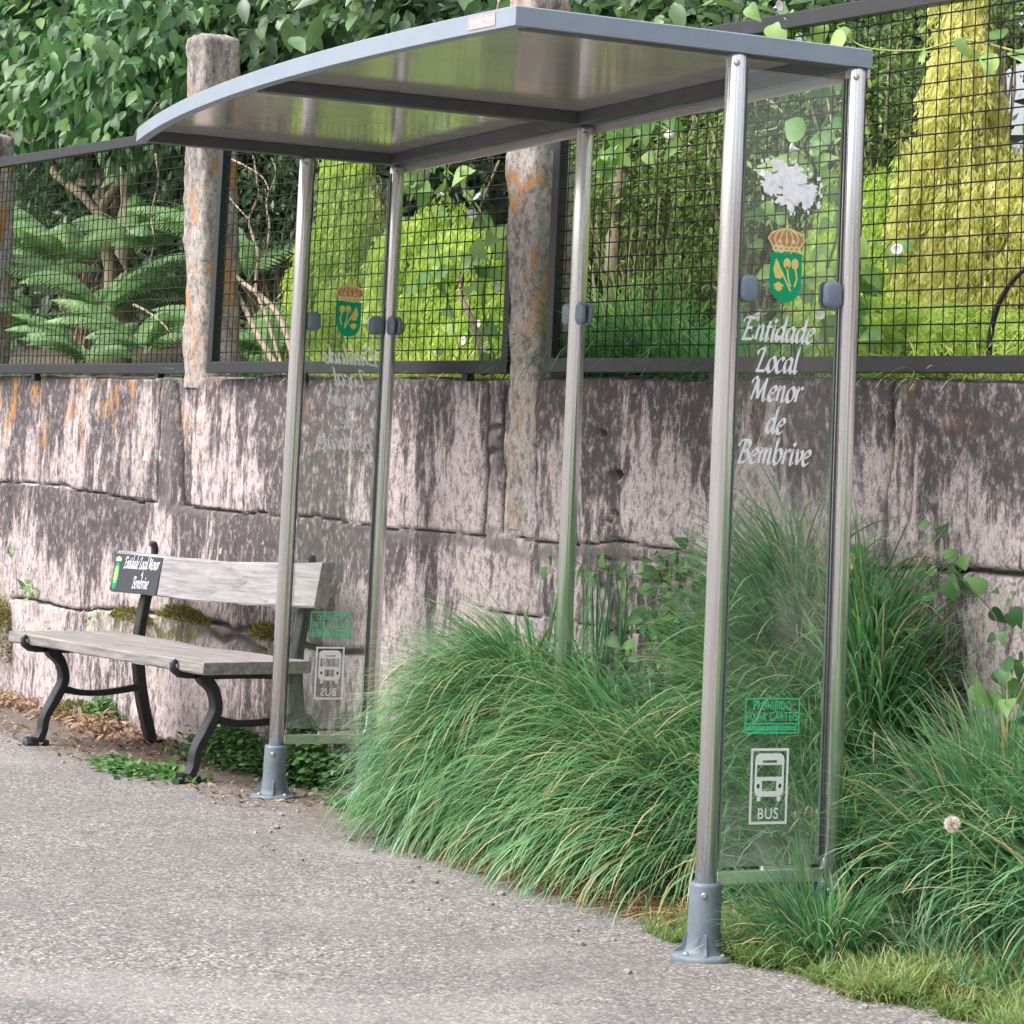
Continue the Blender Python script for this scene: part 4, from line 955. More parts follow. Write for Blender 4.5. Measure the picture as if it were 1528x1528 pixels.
tussock(-1.24,.43,.30,.18,4200,.50,.30,'green grass tussock between the middle shelter post and the near front post',lean=(-.3,-.45),extra=.01,w=.008,kap=(1.0,2.5))
tussock(-.84,.44,.24,.15,2800,.50,.20,'low grass tussock with straw coloured tips just behind the near front post',lean=(-.4,-.5),extra=.07,w=.0075,kap=(.9,2.4))
tussock(-.78,.70,.22,.10,3800,.50,.72,'tall grass tussock against the wall, seen through the near glass panel',lean=(-.1,-.3),kap=(.6,1.9),w=.0075)
tussock(-.50,.76,.15,.07,2000,.52,.50,'dark tall grass tussock against the wall just right of the near glass panel',lean=(.0,-.3),kap=(.4,1.7),w=.0075)
tussock(-.36,.52,.20,.13,1500,.40,.16,'green grass tussock behind the lower half of the near glass panel',lean=(-.4,-.2),kap=(.5,1.9),mat='grass2',extra=.03,w=.007)
tussock(.08,.27,.16,.09,900,.27,.05,'short grass tuft around the collar of the near back post',lean=(-.1,-.2),kap=(.2,1.6),w=.006,mat='grass2',extra=.05)
tussock(.24,.72,.20,.15,2000,.42,.12,'loose grass tussock with pale bent blades right of the near back post',lean=(.35,-.1),kap=(.2,1.9),w=.0085,mat='grass2',extra=.04)
tussock(.68,.76,.26,.18,2400,.42,.12,'loose grass tussock at the right edge of the photo',lean=(.2,-.2),kap=(.2,1.9),w=.0085,mat='grass2',extra=.04)
# verge grass that nobody could count
n=15000; x=rng.uniform(-2.9,1.6,n); e=edge_y(x); wl=WY+WA*x; t=rng.random(n); y=e+.02+(wl-e-.05)*t
keep=rng.random(n)<np.interp(x,[-3,-2.2,-.6,0,1.6],[.25,.3,.55,1,1]); x,y,t=x[keep],y[keep],t[keep]; n=len(x)
qb=QB(); hL=np.interp(x,[-3,-1,0,1.6],[.14,.16,.25,.32])*np.interp(t,[0,.25,.5,1],[.35,.5,1.0,1.0])
P=np.stack([x,y,on_verge(x,y)-.01],-1)
rn=np.clip(.5*VN.fbm(x*4,y*9,3)+.55*rng.random(n)-.1,0,.93); rn=np.where(rng.random(n)<.07,.97,rn)
qb.blades(P,rng.random(n)*2*np.pi,hL*(.5+.8*rng.random(n)),.05+.5*rng.random(n),.4+1.7*rng.random(n),.0035+.0025*rng.random(n),5,rn)
o=qb.build('verge_grass',M['grass2']); tag(o,'mixed green grass covering the verge beside the wall','grass',kind='stuff')
# short bright grass along the right front edge
n=24000; x=rng.uniform(-.35,1.5,n); e=edge_y(x); tt=rng.random(n)**1.3; y=e-.13+.30*tt+.07*(VN(x*9,x*0)-.5)
pt=VN.fbm(x*7+3,y*12+1,4); keep=(pt>.44)|(rng.random(n)<.12); x,y,pt=x[keep],y[keep],pt[keep]; n=len(x)
qb=QB(); P=np.stack([x,y,on_verge(x,y)-.005],-1); rn=np.clip(pt*.9+.45*rng.random(n)-.2,0,1)
qb.blades(P,rng.random(n)*2*np.pi,(.035+.06*rng.random(n))*(.5+1.1*pt),.1+.7*rng.random(n),.3+1.6*rng.random(n),.0028+.0018*rng.random(n),4,rn)
o=qb.build('short_grass',M['short_grass']); tag(o,'short yellow-green grass fringe on the edge of the pavement','grass',kind='stuff')
# straw on the mound and along the edge
qb=QB()
def straws(n,xr,yfun,zl,L=(.05,.2)):
    x=rng.uniform(*xr,n); y=yfun(x,rng.random(n)); P=np.stack([x,y,on_verge(x,y)+.004+zl*rng.random(n)],-1)
    qb.blades(P,rng.random(n)*6.28,rng.uniform(L[0],L[1],n),1.15+.5*rng.random(n),.2+.5*rng.random(n),.002+.002*rng.random(n),4)
straws(900,(.02,1.2),lambda x,r:WY+WA*x-.05-.28*r,.05); straws(260,(-.55,-.1),lambda x,r:edge_y(x)+.03+.12*r,.03); straws(400,(-1.7,-.2),lambda x,r:edge_y(x)-.03+.05*r,.006,(.03,.1))
straws(700,(-1.5,-.05),lambda x,r:edge_y(x)+.0+.10*r,.05,(.05,.16)); straws(160,(-.12,.12),lambda x,r:.18+.1*r,.06,(.06,.14))
o=qb.build('dead_grass',M['straw']); tag(o,'dry straw and dead grass lying on the verge','dry grass',kind='stuff')

# ---------------- moss, dead leaves, grit
def gpt(px,py,dz=0.0):
    d=CF+(px-PPX)/FPX*CR-(py-PPY)/FPX*CU; t=-(CAM[2]-GS*CAM[0]-dz)/(d[2]-GS*d[0]); return CAM+t*d
def moss_pad(cx,cy,cz,rx,ry,rz,n,label,mat='moss',L=.014):
    d=rvec(n); d[:,2]=abs(d[:,2]); P=d*np.array([rx,ry,rz])*(.75+.3*rng.random((n,1)))
    qb=QB(); qb.leaves(P,d+rvec(n)*.6,rvec(n),L*(.6+.8*rng.random(n)),L*.4,LEAF3,.2,.2,None,3)
    o=qb.build('moss_cushion',M[mat]); o.location=(cx,cy,cz); tag(o,label,'moss','moss cushions'); return o
q=gpt(1430,1500); moss_pad(q[0],q[1],q[2],.11,.07,.035,2600,'yellowish moss cushion on the pavement in the lower right corner')
q=gpt(112,1066,.01); moss_pad(q[0]+.1,q[1],q[2],.22,.12,.07,2200,'brownish green moss cushion under the left part of the bench')
P_=W(2,950,-.02); moss_pad(P_[0],P_[1],P_[2]-.12,.10,.05,.30,3000,'dark green moss growing up the wall at the left edge of the photo')
P_=W(195,925,-.02); moss_pad(P_[0],P_[1],P_[2],.30,.035,.05,1800,'mossy tuft in the wall joint behind the left bench upright')
P_=W(272,925,-.02); moss_pad(P_[0],P_[1],P_[2],.36,.035,.055,2200,'long mossy tuft in the wall joint below the backrest')
P_=W(398,955,-.02); moss_pad(P_[0],P_[1],P_[2],.20,.035,.06,1400,'yellow moss tuft on the wall just left of the far front post')
# low weeds along the wall foot: heart/round leaves
def weed(px,py,rx,ry,h,n,label,mat='bramble',L=.035,prof=ROUND,dz=0.0,name='weed',wall=None):
    q=gpt(px,py,dz) if wall is None else W(px,py,wall); m=max(3,n//7)
    root=empty(name,tuple(q)); tag(root,label,'weed')
    P=rng.normal(size=(n,3))*np.array([rx,ry,0])*.5; P[:,2]=h*rng.random(n)**.8*(1-np.clip(np.hypot(P[:,0]/rx,P[:,1]/ry),0,.8)*.7)
    D=rvec(n)*np.array([1,1,.35])+np.array([0,0,.1]); N=rvec(n)*.5+np.array([0,0,1.])
    qb=QB(); qb.leaves(P,D,N,L*(.5+.8*rng.random(n)),L*.8*(.5+.8*rng.random(n)),prof,.2,.25)
    qb.build('foliage',M[mat],root)
    qb=QB(); k=min(n,60); Q=np.zeros((k,3)); Q[:,:2]=P[:k,:2]*.35; v=P[:k]-Q
    qb.blades(Q,np.arctan2(v[:,1],v[:,0]),np.linalg.norm(v,axis=1)+.01,np.arctan2(np.hypot(v[:,0],v[:,1]),v[:,2]+1e-3),np.zeros(k),.0022,3)
    qb.build('stem',M['green_stem'],root); return root
weed(185,1150,.30,.10,.05,420,'low leafy weeds on the pavement under the bench','bramble',.03)
weed(262,1160,.22,.08,.05,260,'low leafy weeds beside the near bench foot','bramble',.03)
weed(245,1075,.25,.10,.22,700,'dark leafy weed between the bench legs at the wall foot','bramble',.035,dz=.01)
weed(350,1142,.40,.13,.19,1700,'dark leafy weed patch beneath the right end of the bench','bramble',.03)
weed(452,1170,.22,.10,.30,1500,'dark leafy weed patch behind the far front post of the shelter','bramble',.032)
weed(540,1215,.30,.05,.06,500,'creeping leafy weed at the left foot of the largest tussock','bramble',.028)
weed(150,1078,.20,.08,.16,300,'light green weed behind the bench stretcher','bramble',.03,dz=.01)
def sprout(px,py,n,L,label,mat='bramble',seed=0):
    q=W(px,py,-.015); root=empty('wall_weed',tuple(q)); tag(root,label,'weed')
    P=rng.normal(size=(n,3))*np.array([L*.4,.01,L*.5])+np.array([0,-.02,0]); D=rvec(n)+np.array([0,-.6,.3]); qb=QB()
    qb.leaves(P,D,rvec(n)*.5+np.array([.3,-.8,.5]),L*.5*(.6+.8*rng.random(n)),L*.3,LEAF,.2,.2); qb.build('foliage',M[mat],root)
    qb=QB(); k=10; qb.blades(np.zeros((k,3)),rng.random(k)*3.14+3.14,L*np.ones(k),.1+rng.random(k),.8*rng.random(k),.002,4); qb.build('stem',M['green_stem'],root)
sprout(50,880,12,.09,'small weed sprouting from the wall above the left end of the seat'); sprout(22,823,8,.04,'tiny sprout high on the wall left of the backrest')
sprout(146,924,14,.05,'small yellow-green sprout on the wall left of the bench upright','vine'); sprout(75,940,8,.04,'tiny sprout on the wall just above the seat','vine')
# bramble / climber on the wall
def creeper(pts,offs_,label,Lf,nl,mat='bramble',prof=HEART,name='creeper',rad=.003,stem='bark',group=None,spread=.03,down=.3,flowers=0):
    Q=np.array([W(a,b,o_) for (a,b),o_ in zip(pts,offs_)]); root=empty(name,tuple(Q[0])); tag(root,label,'climber',group)
    sp=np.array(spl([tuple(x) for x in Q-Q[0]],8)); mb=MB(); mb.tube([Vector(p) for p in sp],list(np.linspace(rad,rad*.45,len(sp))),6); mb.build('stem',M[stem],root)
    if nl:
        ix=rng.random(nl)**.9*(len(sp)-1); i0=ix.astype(int); f_=(ix-i0)[:,None]; i1=np.minimum(i0+1,len(sp)-1); P=sp[i0]*(1-f_)+sp[i1]*f_+rng.normal(size=(nl,3))*spread
        D=rvec(nl)*np.array([1,.5,.6])+np.array([0,-.2,-down]); N=rvec(nl)*.45+np.array([.5,-1,.45]); Ls=Lf*(.55+.7*rng.random(nl))
        qb=QB(); qb.leaves(P,D,N,Ls,Ls*.85,prof,.32,.34); qb.build('foliage',M[mat],root)
    for k in range(flowers):
        i=rng.integers(0,len(sp)); c=sp[i]+rng.normal(size=3)*spread*1.2+np.array([0,-.03,0]); mb=MB(); ax=Matrix.Rotation(rng.uniform(0,6),3,'Z')@Matrix.Rotation(rng.uniform(.5,1.5),3,'X')
        mb.lathe([(.002,-.02),(.005,-.005),(.013,.006),(.019,.009),(.012,.004),(.003,.0)],(0,0,0),10)
        for v in mb.bm.verts: v.co=ax@(v.co*1.0)
        o=mb.build('flower',M['petal'],root); o.location=tuple(c)
    return root
creeper([(1055,870),(1000,850),(930,858),(870,842),(820,828)],[-.02]*5,'thin creeper running left along the wall joint behind the middle post',.04,26,'bramble')
creeper([(1040,1000),(1010,930),(985,880),(960,850)],[-.06,-.05,-.03,-.02],'leafy bramble climbing the wall left of the near front post',.045,90,'bramble',spread=.06)
creeper([(1000,1010),(960,960),(1010,900),(1050,850)],[-.12,-.1,-.06,-.03],'leafy bramble growing out behind the near front post',.042,90,'bramble',spread=.06)
creeper([(1240,1000),(1300,880),(1380,830),(1470,900),(1500,960)],[-.10,-.08,-.07,-.08,-.1],'bramble with broad leaves arching over the dark hollow at right',.048,44,'bramble',spread=.05)
creeper([(1270,1010),(1285,940),(1280,880),(1262,830)],[-.18,-.18,-.16,-.15],'sprig of rounded pale leaves beside the near back post',.05,34,'vine',ROUND,spread=.022)
creeper([(1360,1020),(1400,950),(1420,880)],[-.10,-.08,-.05],'small bramble shoot in front of the wall at right',.04,14,'bramble',spread=.05)
creeper([(1500,1090),(1520,1030),(1545,980)],[-.22,-.2,-.18],'bramble shoot at the right edge of the photo',.06,30,'bramble',spread=.05)
# reeds sticking up by the middle post
q=W(895,990,-.08); root=empty('reed_clump',tuple(q)); tag(root,'dark upright stems against the wall right of the middle post','reeds')
n=46; P=rng.normal(size=(n,3))*np.array([.16,.02,0]); qb=QB(); qb.blades(P,rng.random(n)*6.28,.16+.28*rng.random(n),.02+.22*rng.random(n),.2*rng.random(n),.007,5,np.clip(rng.random(n)*.4,0,1)); qb.build('blades',M['grass'],root)
# seed head
q=gpt(1421,1230,.35); q=W(1421,1230,-.78); root=empty('seed_head',(q[0],q[1],q[2]-.22)); tag(root,'round white dandelion seed head standing in the grass at right','dandelion')
mb=MB(); mb.tube([(0,0,0),(.004,0,.1),(0,0,.215)],.0018,6); mb.build('stem',M['green_stem'],root)
n=900; d=rvec(n); qb=QB(); qb.leaves(np.array([0,0,.22])+d*.006,d,rvec(n),.015,.0016,LEAF3,0,0,None,2)
m_,nt,b=newmat('seed_white'); b.inputs['Base Color'].default_value=(.75,.68,.62,1); setp(b,Roughness=.9); qb.build('seed_ball',m_,root)
# dead leaves near the wall and grit on the pavement
qb=QB(); n=900; x=rng.uniform(-6.6,-2.9,n); y=WY+WA*x-.03-.75*rng.random(n)**1.7; dens=VN.fbm(x*2.2,y*4,3); kk=dens>.42; x,y=x[kk],y[kk]; n=len(x)
qb.leaves(np.stack([x,y,GS*x+.006+.012*rng.random(n)],-1),rvec(n)*np.array([1,1,.15]),rvec(n)*.35+np.array([0,0,1]),.02+.035*rng.random(n),.010+.012*rng.random(n),LEAF,.3,.4)
n=420; c=gpt(150,1085,.01); P=rng.normal(size=(n,3))*np.array([.30,.09,.0])+c; P[:,2]=GS*P[:,0]+.01+.06*rng.random(n)*np.exp(-((P[:,0]-c[0])/.3)**2)
qb.leaves(P,rvec(n)*np.array([1,1,.3]),rvec(n)*.5+np.array([0,0,1]),.03+.05*rng.random(n),.012+.012*rng.random(n),LEAF,.3,.4,.5+.5*rng.random(n))
n=260; c=W(10,1028,-.08); P=rng.normal(size=(n,3))*np.array([.3,.05,.0])+c; P[:,2]=GS*P[:,0]+.01+.05*rng.random(n)
qb.leaves(P,rvec(n)*np.array([1,1,.3]),rvec(n)*.5+np.array([0,0,1]),.03+.05*rng.random(n),.012+.012*rng.random(n),LEAF,.3,.4,.5+.5*rng.random(n))
o=qb.build('leaf_litter',M['deadleaf']); tag(o,'brown dead leaves scattered under the bench and along the wall','dead leaves',kind='stuff')
mb=MB(); rr_=random.Random(9)
for k in range(380):
    if k<200: x=rr_.uniform(-6.3,-2.4); y=wally(x)-.05-.8*rr_.random()
    else: x=rr_.uniform(-4.5,.9); y=edge_y(x)-.02-.5*rr_.random()**2.2
    s_=rr_.choice([.003,.004,.005,.007,.010])*rr_.uniform(.7,1.3)
    r=bmesh.ops.create_icosphere(mb.bm,subdivisions=1,radius=s_)
    for v in r['verts']: v.co=Vector((v.co.x*rr_.uniform(.8,1.3),v.co.y*rr_.uniform(.8,1.3),v.co.z*.7))+Vector((x,y,GS*x+s_*.3))
o=mb.build('grit',M['stone_chip']); tag(o,'small stone chips lying on the pavement','grit',kind='stuff')

# ================================================================== GARDEN
def plant(name,label,cat,base,group=None):
    r=empty(name,tuple(base)); tag(r,label,cat,group); return r
def gground(off): return 1.44+np.interp(off,[0,.4,1,2.5,4,8,30],[0,.01,.06,.35,.8,1.3,1.5])
def limb(mb,p0,p1,r0,r1,wob=.06,n=8):
    p0=np.array(p0);p1=np.array(p1); pts=[Vector(p0+(p1-p0)*t+rng.normal(size=3)*wob*math.sin(math.pi*t)*.6) for t in np.linspace(0,1,n)]
    mb.tube(pts,list(np.linspace(r0,r1,n)),9)
def tree(name,label,cat,px,off,crowns,mat,L,wr,nclump,per,prof=LEAF,trunk_r=.07,bark='bark',down=.5,cr=.16,group=None,shell=.35,rb=0.0,cols=3):
    """crowns: list of (px,py,off,rx,ry,rz)"""
    b=W(px,500,off); base=np.array([b[0],b[1],gground(off)]); root=plant(name,label,cat,base,group); qb=QB(); mb=MB()
    tot=sum(c[3]*c[4]+c[3]*c[5] for c in crowns)
    first=np.array(W(*crowns[0][:3]))-base; fork=np.array([first[0]*.25,first[1]*.25,max(.3,first[2]*.45)])
    limb(mb,(0,0,-.1),fork,trunk_r,trunk_r*.75,.03)
    for (cx,cy,co,rx,ry,rz) in crowns:
        c=np.array(W(cx,cy,co))-base; k=int(nclump*(rx*ry+rx*rz)/tot)
        ct=clump_leaves(qb,c,(rx,ry,rz),k,per,L,wr,prof,down,cr,shell,cols,.22,rb)
        limb(mb,fork,c,trunk_r*.6,trunk_r*.2,.1)
        for j in range(min(16,len(ct))): limb(mb,c*.75+fork*.25,ct[j],trunk_r*.22,.005,.06,6)
    mb.build('trunk',M[bark],root); qb.build('crown',M[mat],root); return root
# far mass of foliage closing the view
qb=QB(); n=46000
x=rng.uniform(-19,.2,n); z=gground(2.8)+(rng.random(n)**.9)*3.4; off=2.7+rng.normal(size=n)*.35+.5*VN.fbm(x*1.1,z*1.1,3)
pc=np.stack([x,WY+WA*x+off,z],-1)-CAM; sx_=PPX+FPX*(pc@CR)/(pc@CF); sy_=PPY-FPX*(pc@CU)/(pc@CF)
gap=(((sx_-1525)/70)**2+((sy_-150)/150)**2<1)
keep=(VN.fbm(x*2.1+4,z*2.1,3)>.36)&~gap; x,z,off=x[keep],z[keep],off[keep]; n=len(x)
rn=np.clip(VN2.fbm(x*1.7,z*1.7,3)*.9+.5*rng.random(n)-.25,0,1)
qb.leaves(np.stack([x,WY+WA*x+off,z],-1),rvec(n)+np.array([0,-.3,-.4]),rvec(n)*.6+np.array([.3,-.5,.7]),.09+.10*rng.random(n),.055+.05*rng.random(n),LEAF3,.2,.2,rn,3)
o=qb.build('hedge_mass',M['hedge']); tag(o,'dense dark hedge foliage far behind the fence','hedge',kind='stuff')
# a second darker layer behind it
qb=QB(); n=16000; x=rng.uniform(-24,-1.2,n); z=gground(4.2)-.3+rng.random(n)*4.2; off=4.3+rng.normal(size=n)*.3
pc=np.stack([x,WY+WA*x+off,z],-1)-CAM; sx_=PPX+FPX*(pc@CR)/(pc@CF); sy_=PPY-FPX*(pc@CU)/(pc@CF); kk=~((((sx_-1525)/80)**2+((sy_-150)/160)**2<1)); x,z,off=x[kk],z[kk],off[kk]; n=len(x)
qb.leaves(np.stack([x,WY+WA*x+off,z],-1),rvec(n),rvec(n)*.5+np.array([.3,-1,.4]),.25+.15*rng.random(n),.18+.1*rng.random(n),LEAF3,.1,.1,rng.random(n)*.6,3)
o=qb.build('hedge_mass',M['hedge']); tag(o,'darkest hedge foliage at the back of the garden','hedge',kind='stuff')

tree('broadleaf_tree','glossy light and dark green broadleaf tree hanging over the fence at upper left','tree',190,.9,
     [(60,60,.8,.95,.35,.42),(215,80,.8,.85,.35,.42),(-80,90,.8,.9,.35,.5),(120,140,.7,.8,.3,.26),(235,165,.7,.4,.25,.2),(60,-30,.9,1.2,.4,.3)],'glossy',.115,.52,820,13,trunk_r=.05,bark='pale_bark',down=.9,cr=.13)
tree('laurel_tree','dark large-leaved tree behind the roof of the shelter, right of the left granite post','tree',450,1.5,
     [(350,60,1.3,.8,.4,.4),(470,40,1.4,.9,.4,.35),(620,20,1.4,.9,.4,.3),(720,10,1.4,.6,.4,.25),(420,170,1.5,.9,.4,.3)],'laurel',.15,.48,560,11,trunk_r=.09,down=.5,cr=.17)
tree('laurel_tree','dark leafy tree showing above the near end of the shelter roof','tree',980,1.2,
     [(900,40,1.1,.42,.3,.22),(1010,60,1.1,.42,.3,.2),(1110,20,1.2,.4,.3,.2),(1180,60,1.1,.3,.3,.2),(960,130,1.2,.5,.3,.25)],'laurel',.11,.5,380,11,trunk_r=.06,down=.4,cr=.12,rb=.12)
# bare trunk seen through the fence at left
for px,off,r,z1,lab in ((180,.8,.062,1.75,'pale bare tree trunk behind the fence at left'),(905,.7,.035,1.2,'slim brown trunk right of the middle shelter post')):
    b=W(px,500,off); root=plant('tree_trunk',lab,'tree trunk',(b[0],b[1],gground(off))); mb=MB(); limb(mb,(0,0,-.1),(.03,.02,z1),r,r*.8,.02,12); mb.build('trunk',M['pale_bark'],root)
# ferns
def fern(px,py,off,n,L,label,mat='fern',az=None):
    b=W(px,py,off); root=plant('fern',label,'fern',b,'ferns behind the left fence panel'); 
    for k in range(n):
        a=(rng.uniform(0,6.28) if az is None else rng.uniform(*az)); Lk=L*rng.uniform(.7,1.15); m=38; t=np.linspace(0,1,m); th=rng.uniform(.35,.8)+rng.uniform(1.0,1.6)*t
        dl=Lk/m; X=np.cumsum(np.sin(th)*dl);Z=np.cumsum(np.cos(th)*dl); C=np.stack([X*math.cos(a),X*math.sin(a),Z],-1); d=np.gradient(C,axis=0); d/=np.linalg.norm(d,axis=1,keepdims=True)
        S=np.array([-math.sin(a),math.cos(a),0]); N=np.cross(d,S); N*=np.sign(N[:,2:3]+1e-9)
        qb=QB(); w_=np.sin(np.pi*np.clip(t*.93+.07,0,1))**.8*(1-t*.35)
        for s in (-1,1):
            i=np.arange(3,m); D=S*s+d[i]*.45+np.array([0,0,-.25]); qb.leaves(C[i],D,N[i]+rvec(len(i))*.12,Lk*.25*w_[i]+.01,Lk*.024*np.ones(len(i)),[(0,.5),(.3,.5),(.7,.34),(1,.05)],.15,.3,np.clip(.3+.5*rng.random(len(i)),0,1))
        qb.blades(np.zeros((1,3)),np.array([a]),np.array([Lk]),np.array([th[0]]),np.array([th[-1]-th[0]]),.006,12,np.array([.9]))
        qb.build('frond',M[mat],root)
for px,py,off,n,L,lab in ((60,520,.45,9,.75,'fern with bright arching fronds at the far left behind the fence'),(150,470,.6,9,.8,'tall light green fern in the middle of the left fence panel'),(215,530,.35,8,.6,'low bright fern just left of the lichen-covered granite post'),
        (100,400,.9,9,.85,'highest fern behind the left fence panel'),(205,380,.8,8,.7,'fern with long fronds beside the pale bare trunk'),(20,430,.7,8,.8,'darker fern at the left edge of the photo'),(395,540,.6,9,.6,'fern right of the lichen-covered granite post, behind dry stems'),(370,420,1.0,9,.75,'shaded fern high behind the dry climbing stems'),(130,545,.3,9,.5,'low fern at the foot of the left fence panel')):
    fern(px,py,off,n,L,lab)
# drooping conifers: each several lobes of hanging strands
def weeper(label,px,off,lobes,nst,mat,cat='conifer',name='weeping_conifer',leafL=.028,strand=.4,trunk=.03,dens=16,fuzz=.5):
    """lobes: (px,py,off,radius,height)"""
    b=W(px,500,off); g=gground(off); base=np.array([b[0],b[1],g]); root=plant(name,label,cat,base); qb=QB(); mb=MB(); tot=sum(l[3]*l[4] for l in lobes)
    for (lx,ly,lo,rad,h) in lobes:
        c=np.array(W(lx,ly,lo))-base; k=int(nst*rad*h/tot); a=rng.random(k)*6.283; q=np.sqrt(rng.random(k)); up=rng.random(k)
        P0=c+np.stack([rad*q*np.cos(a),rad*q*np.sin(a)*.7,h*(1-q**2)*.5+h*(up-.5)*.9],-1); m=dens; t=np.linspace(0,1,m)[None,:]
        kz=VN.fbm(P0[:,0]*7+5,P0[:,2]*6,3)>.40; P0,a,k=P0[kz],a[kz],int(kz.sum())
        Ls=np.minimum(strand*(.35+1.0*rng.random(k)),np.maximum(P0[:,2],.06))[:,None]
        wob=.015*np.sin(t*8+a[:,None]*7); out=.07*np.minimum(1,t*2.5)
        C=np.stack([P0[:,0:1]+(out+wob)*np.cos(a)[:,None],P0[:,1:2]+(out+wob)*np.sin(a)[:,None],P0[:,2:3]+.04*np.sin(np.minimum(t*3,1)*np.pi)-Ls*t**1.3],-1)
        tone=np.clip(.55*VN2.fbm(P0[:,0]*5,P0[:,2]*4,3)*1.6-.35+.5*rng.random(k),0,1)
        P=np.repeat(C.reshape(-1,3),2,0); n=len(P); D=rvec(n)*fuzz+np.array([0,0,-1.]); rn=np.clip(np.repeat(tone,m*2)*.75+.3*rng.random(n),0,1)
        qb.leaves(P+rng.normal(size=(n,3))*.005,D,rvec(n),leafL*(.5+.9*rng.random(n)),leafL*.26,LEAF3,.1,.3,rn,2)
        limb(mb,(0,0,-.05),c+np.array([0,0,h*.3]),trunk,trunk*.2,.04,8)
        for w_ in range(7):
            e_=c+rvec(1)[0]*rad*.8; limb(mb,c*.8,e_,.008,.002,.05,5)
    qb.build('crown',M[mat],root); mb.build('trunk',M['bark'],root)
weeper('tall golden weeping conifer behind the right fence panel',1432,.75,[(1430,40,.75,.05,.45),(1435,190,.75,.10,.4),(1420,300,.75,.17,.4),(1450,400,.75,.22,.4),(1470,480,.7,.22,.3),(1390,450,.75,.14,.3)],2600,'gold',leafL=.032,dens=18)
weeper('broad yellow-green weeping conifer left of the golden one',1320,.8,[(1330,330,.8,.13,.28),(1300,390,.85,.20,.3),(1350,450,.75,.22,.3),(1290,480,.8,.22,.25),(1240,420,.9,.12,.3),(1265,330,.9,.05,.3)],2600,'lime')
weeper('golden weeping conifer at the right edge of the photo',1560,.85,[(1520,330,.85,.12,.4),(1560,400,.85,.2,.4),(1540,480,.8,.22,.3)],1300,'gold',leafL=.03)
weeper('lime green weeping conifer seen between the far back post and the middle granite post',660,.8,[(640,400,.8,.28,.25),(700,420,.75,.26,.25),(620,480,.75,.28,.22),(720,490,.7,.26,.22),(670,350,.85,.16,.22)],2600,'lime',leafL=.034,strand=.32)
weeper('small lime green weeping conifer seen through the far glass panel',510,.85,[(520,330,.85,.16,.35),(500,420,.85,.22,.3),(540,480,.8,.24,.25),(515,260,.9,.10,.3)],1600,'lime',leafL=.034,strand=.35)
weeper('low lime bush against the fence right of the near back post',1345,.35,[(1310,520,.35,.14,.12),(1380,515,.35,.16,.14),(1460,520,.3,.16,.12)],900,'lime',leafL=.026,strand=.16,name='lime_bush',cat='bush',fuzz=1.2)
# fine-leaved shrubs
def shrub(label,px,py,off,r,n,mat,L=.03,name='shrub',per=26,cr=.09,wr=.4):
    b=W(px,500,off); base=np.array([b[0],b[1],gground(off)]); root=plant(name,label,'shrub',base); c=np.array(W(px,py,off))-base; qb=QB()
    ct=clump_leaves(qb,c,r,n,per,L,wr,LEAF3,.1,cr,.2,3); qb.build('crown',M[mat],root); mb=MB()
    for j in range(min(26,len(ct))): limb(mb,(0,0,-.05),ct[j],.012,.003,.05,6)
    mb.build('stems',M['dry_stem'],root)
shrub('dark fine-leaved shrub with brown twigs behind the shelter, right of the middle post',960,280,.95,(.62,.3,.30),300,'shrub',.035)
shrub('dark fine-leaved shrub seen through the near glass panel',1130,250,.9,(.42,.3,.36),260,'shrub',.035)
shrub('olive shrub above the golden conifer foliage, right of the roof end',1300,160,1.1,(.42,.3,.30),260,'shrub',.035)
shrub('brown twiggy shrub low behind the near front post',1030,430,.7,(.20,.15,.14),90,'shrub',.03)
shrub('small-leaved green shrub at the top right corner of the photo',1475,20,1.0,(.16,.15,.12),60,'shrub',.035)
shrub('dark shrub between the ferns and the far front post',410,300,1.3,(.7,.3,.36),220,'laurel',.07,wr=.35)
shrub('dark shrub behind the ferns at left',120,300,1.4,(1.0,.3,.35),260,'laurel',.08,wr=.35)
# garden grasses
def gtuss(px,off,n,L,label,mat='gardengrass',r=.25,w=.008):
    b=W(px,545,off); z=float(gground(off)); a=rng.random(n)*6.28; q=np.sqrt(rng.random(n))*r; P=np.stack([q*np.cos(a)*1.4,q*np.sin(a)*.6,np.zeros(n)],-1); qb=QB()
    qb.blades(P,a+rng.normal(size=n)*.6,L*(.5+.7*rng.random(n)),.05+.5*rng.random(n),.7+1.6*rng.random(n),w*(.6+.7*rng.random(n)),6,wave=.1)
    o=qb.build('garden_grass_clump',M[mat]); o.location=(b[0],b[1],z-.01); tag(o,label,'grass clump','grass clumps behind the fence')
gtuss(905,.35,900,.50,'bluish green grass clump behind the fence, right of the middle post'); gtuss(985,.4,900,.48,'bluish green grass clump behind the fence, left of the near front post'); gtuss(1040,.3,500,.36,'low grass clump hidden half behind the near front post')
gtuss(640,.30,700,.30,'lime grass clump along the bottom rail behind the far part of the shelter','lime'); gtuss(540,.28,500,.26,'lime grass clump seen through the far glass panel above the wall','lime'); gtuss(710,.28,400,.26,'lime grass clump beside the middle granite post','lime')
gtuss(940,.75,900,.66,'pale green tall grass clump in the middle of the garden','vine',w=.007); gtuss(1150,.3,500,.34,'green grass clump behind the near glass panel'); gtuss(1430,.25,500,.25,'yellow-green grass clump under the golden conifer','lime')
gtuss(330,.3,350,.25,'green grass clump at the foot of the dry climbing stems'); gtuss(60,.25,350,.2,'dark grass clump under the ferns at left')
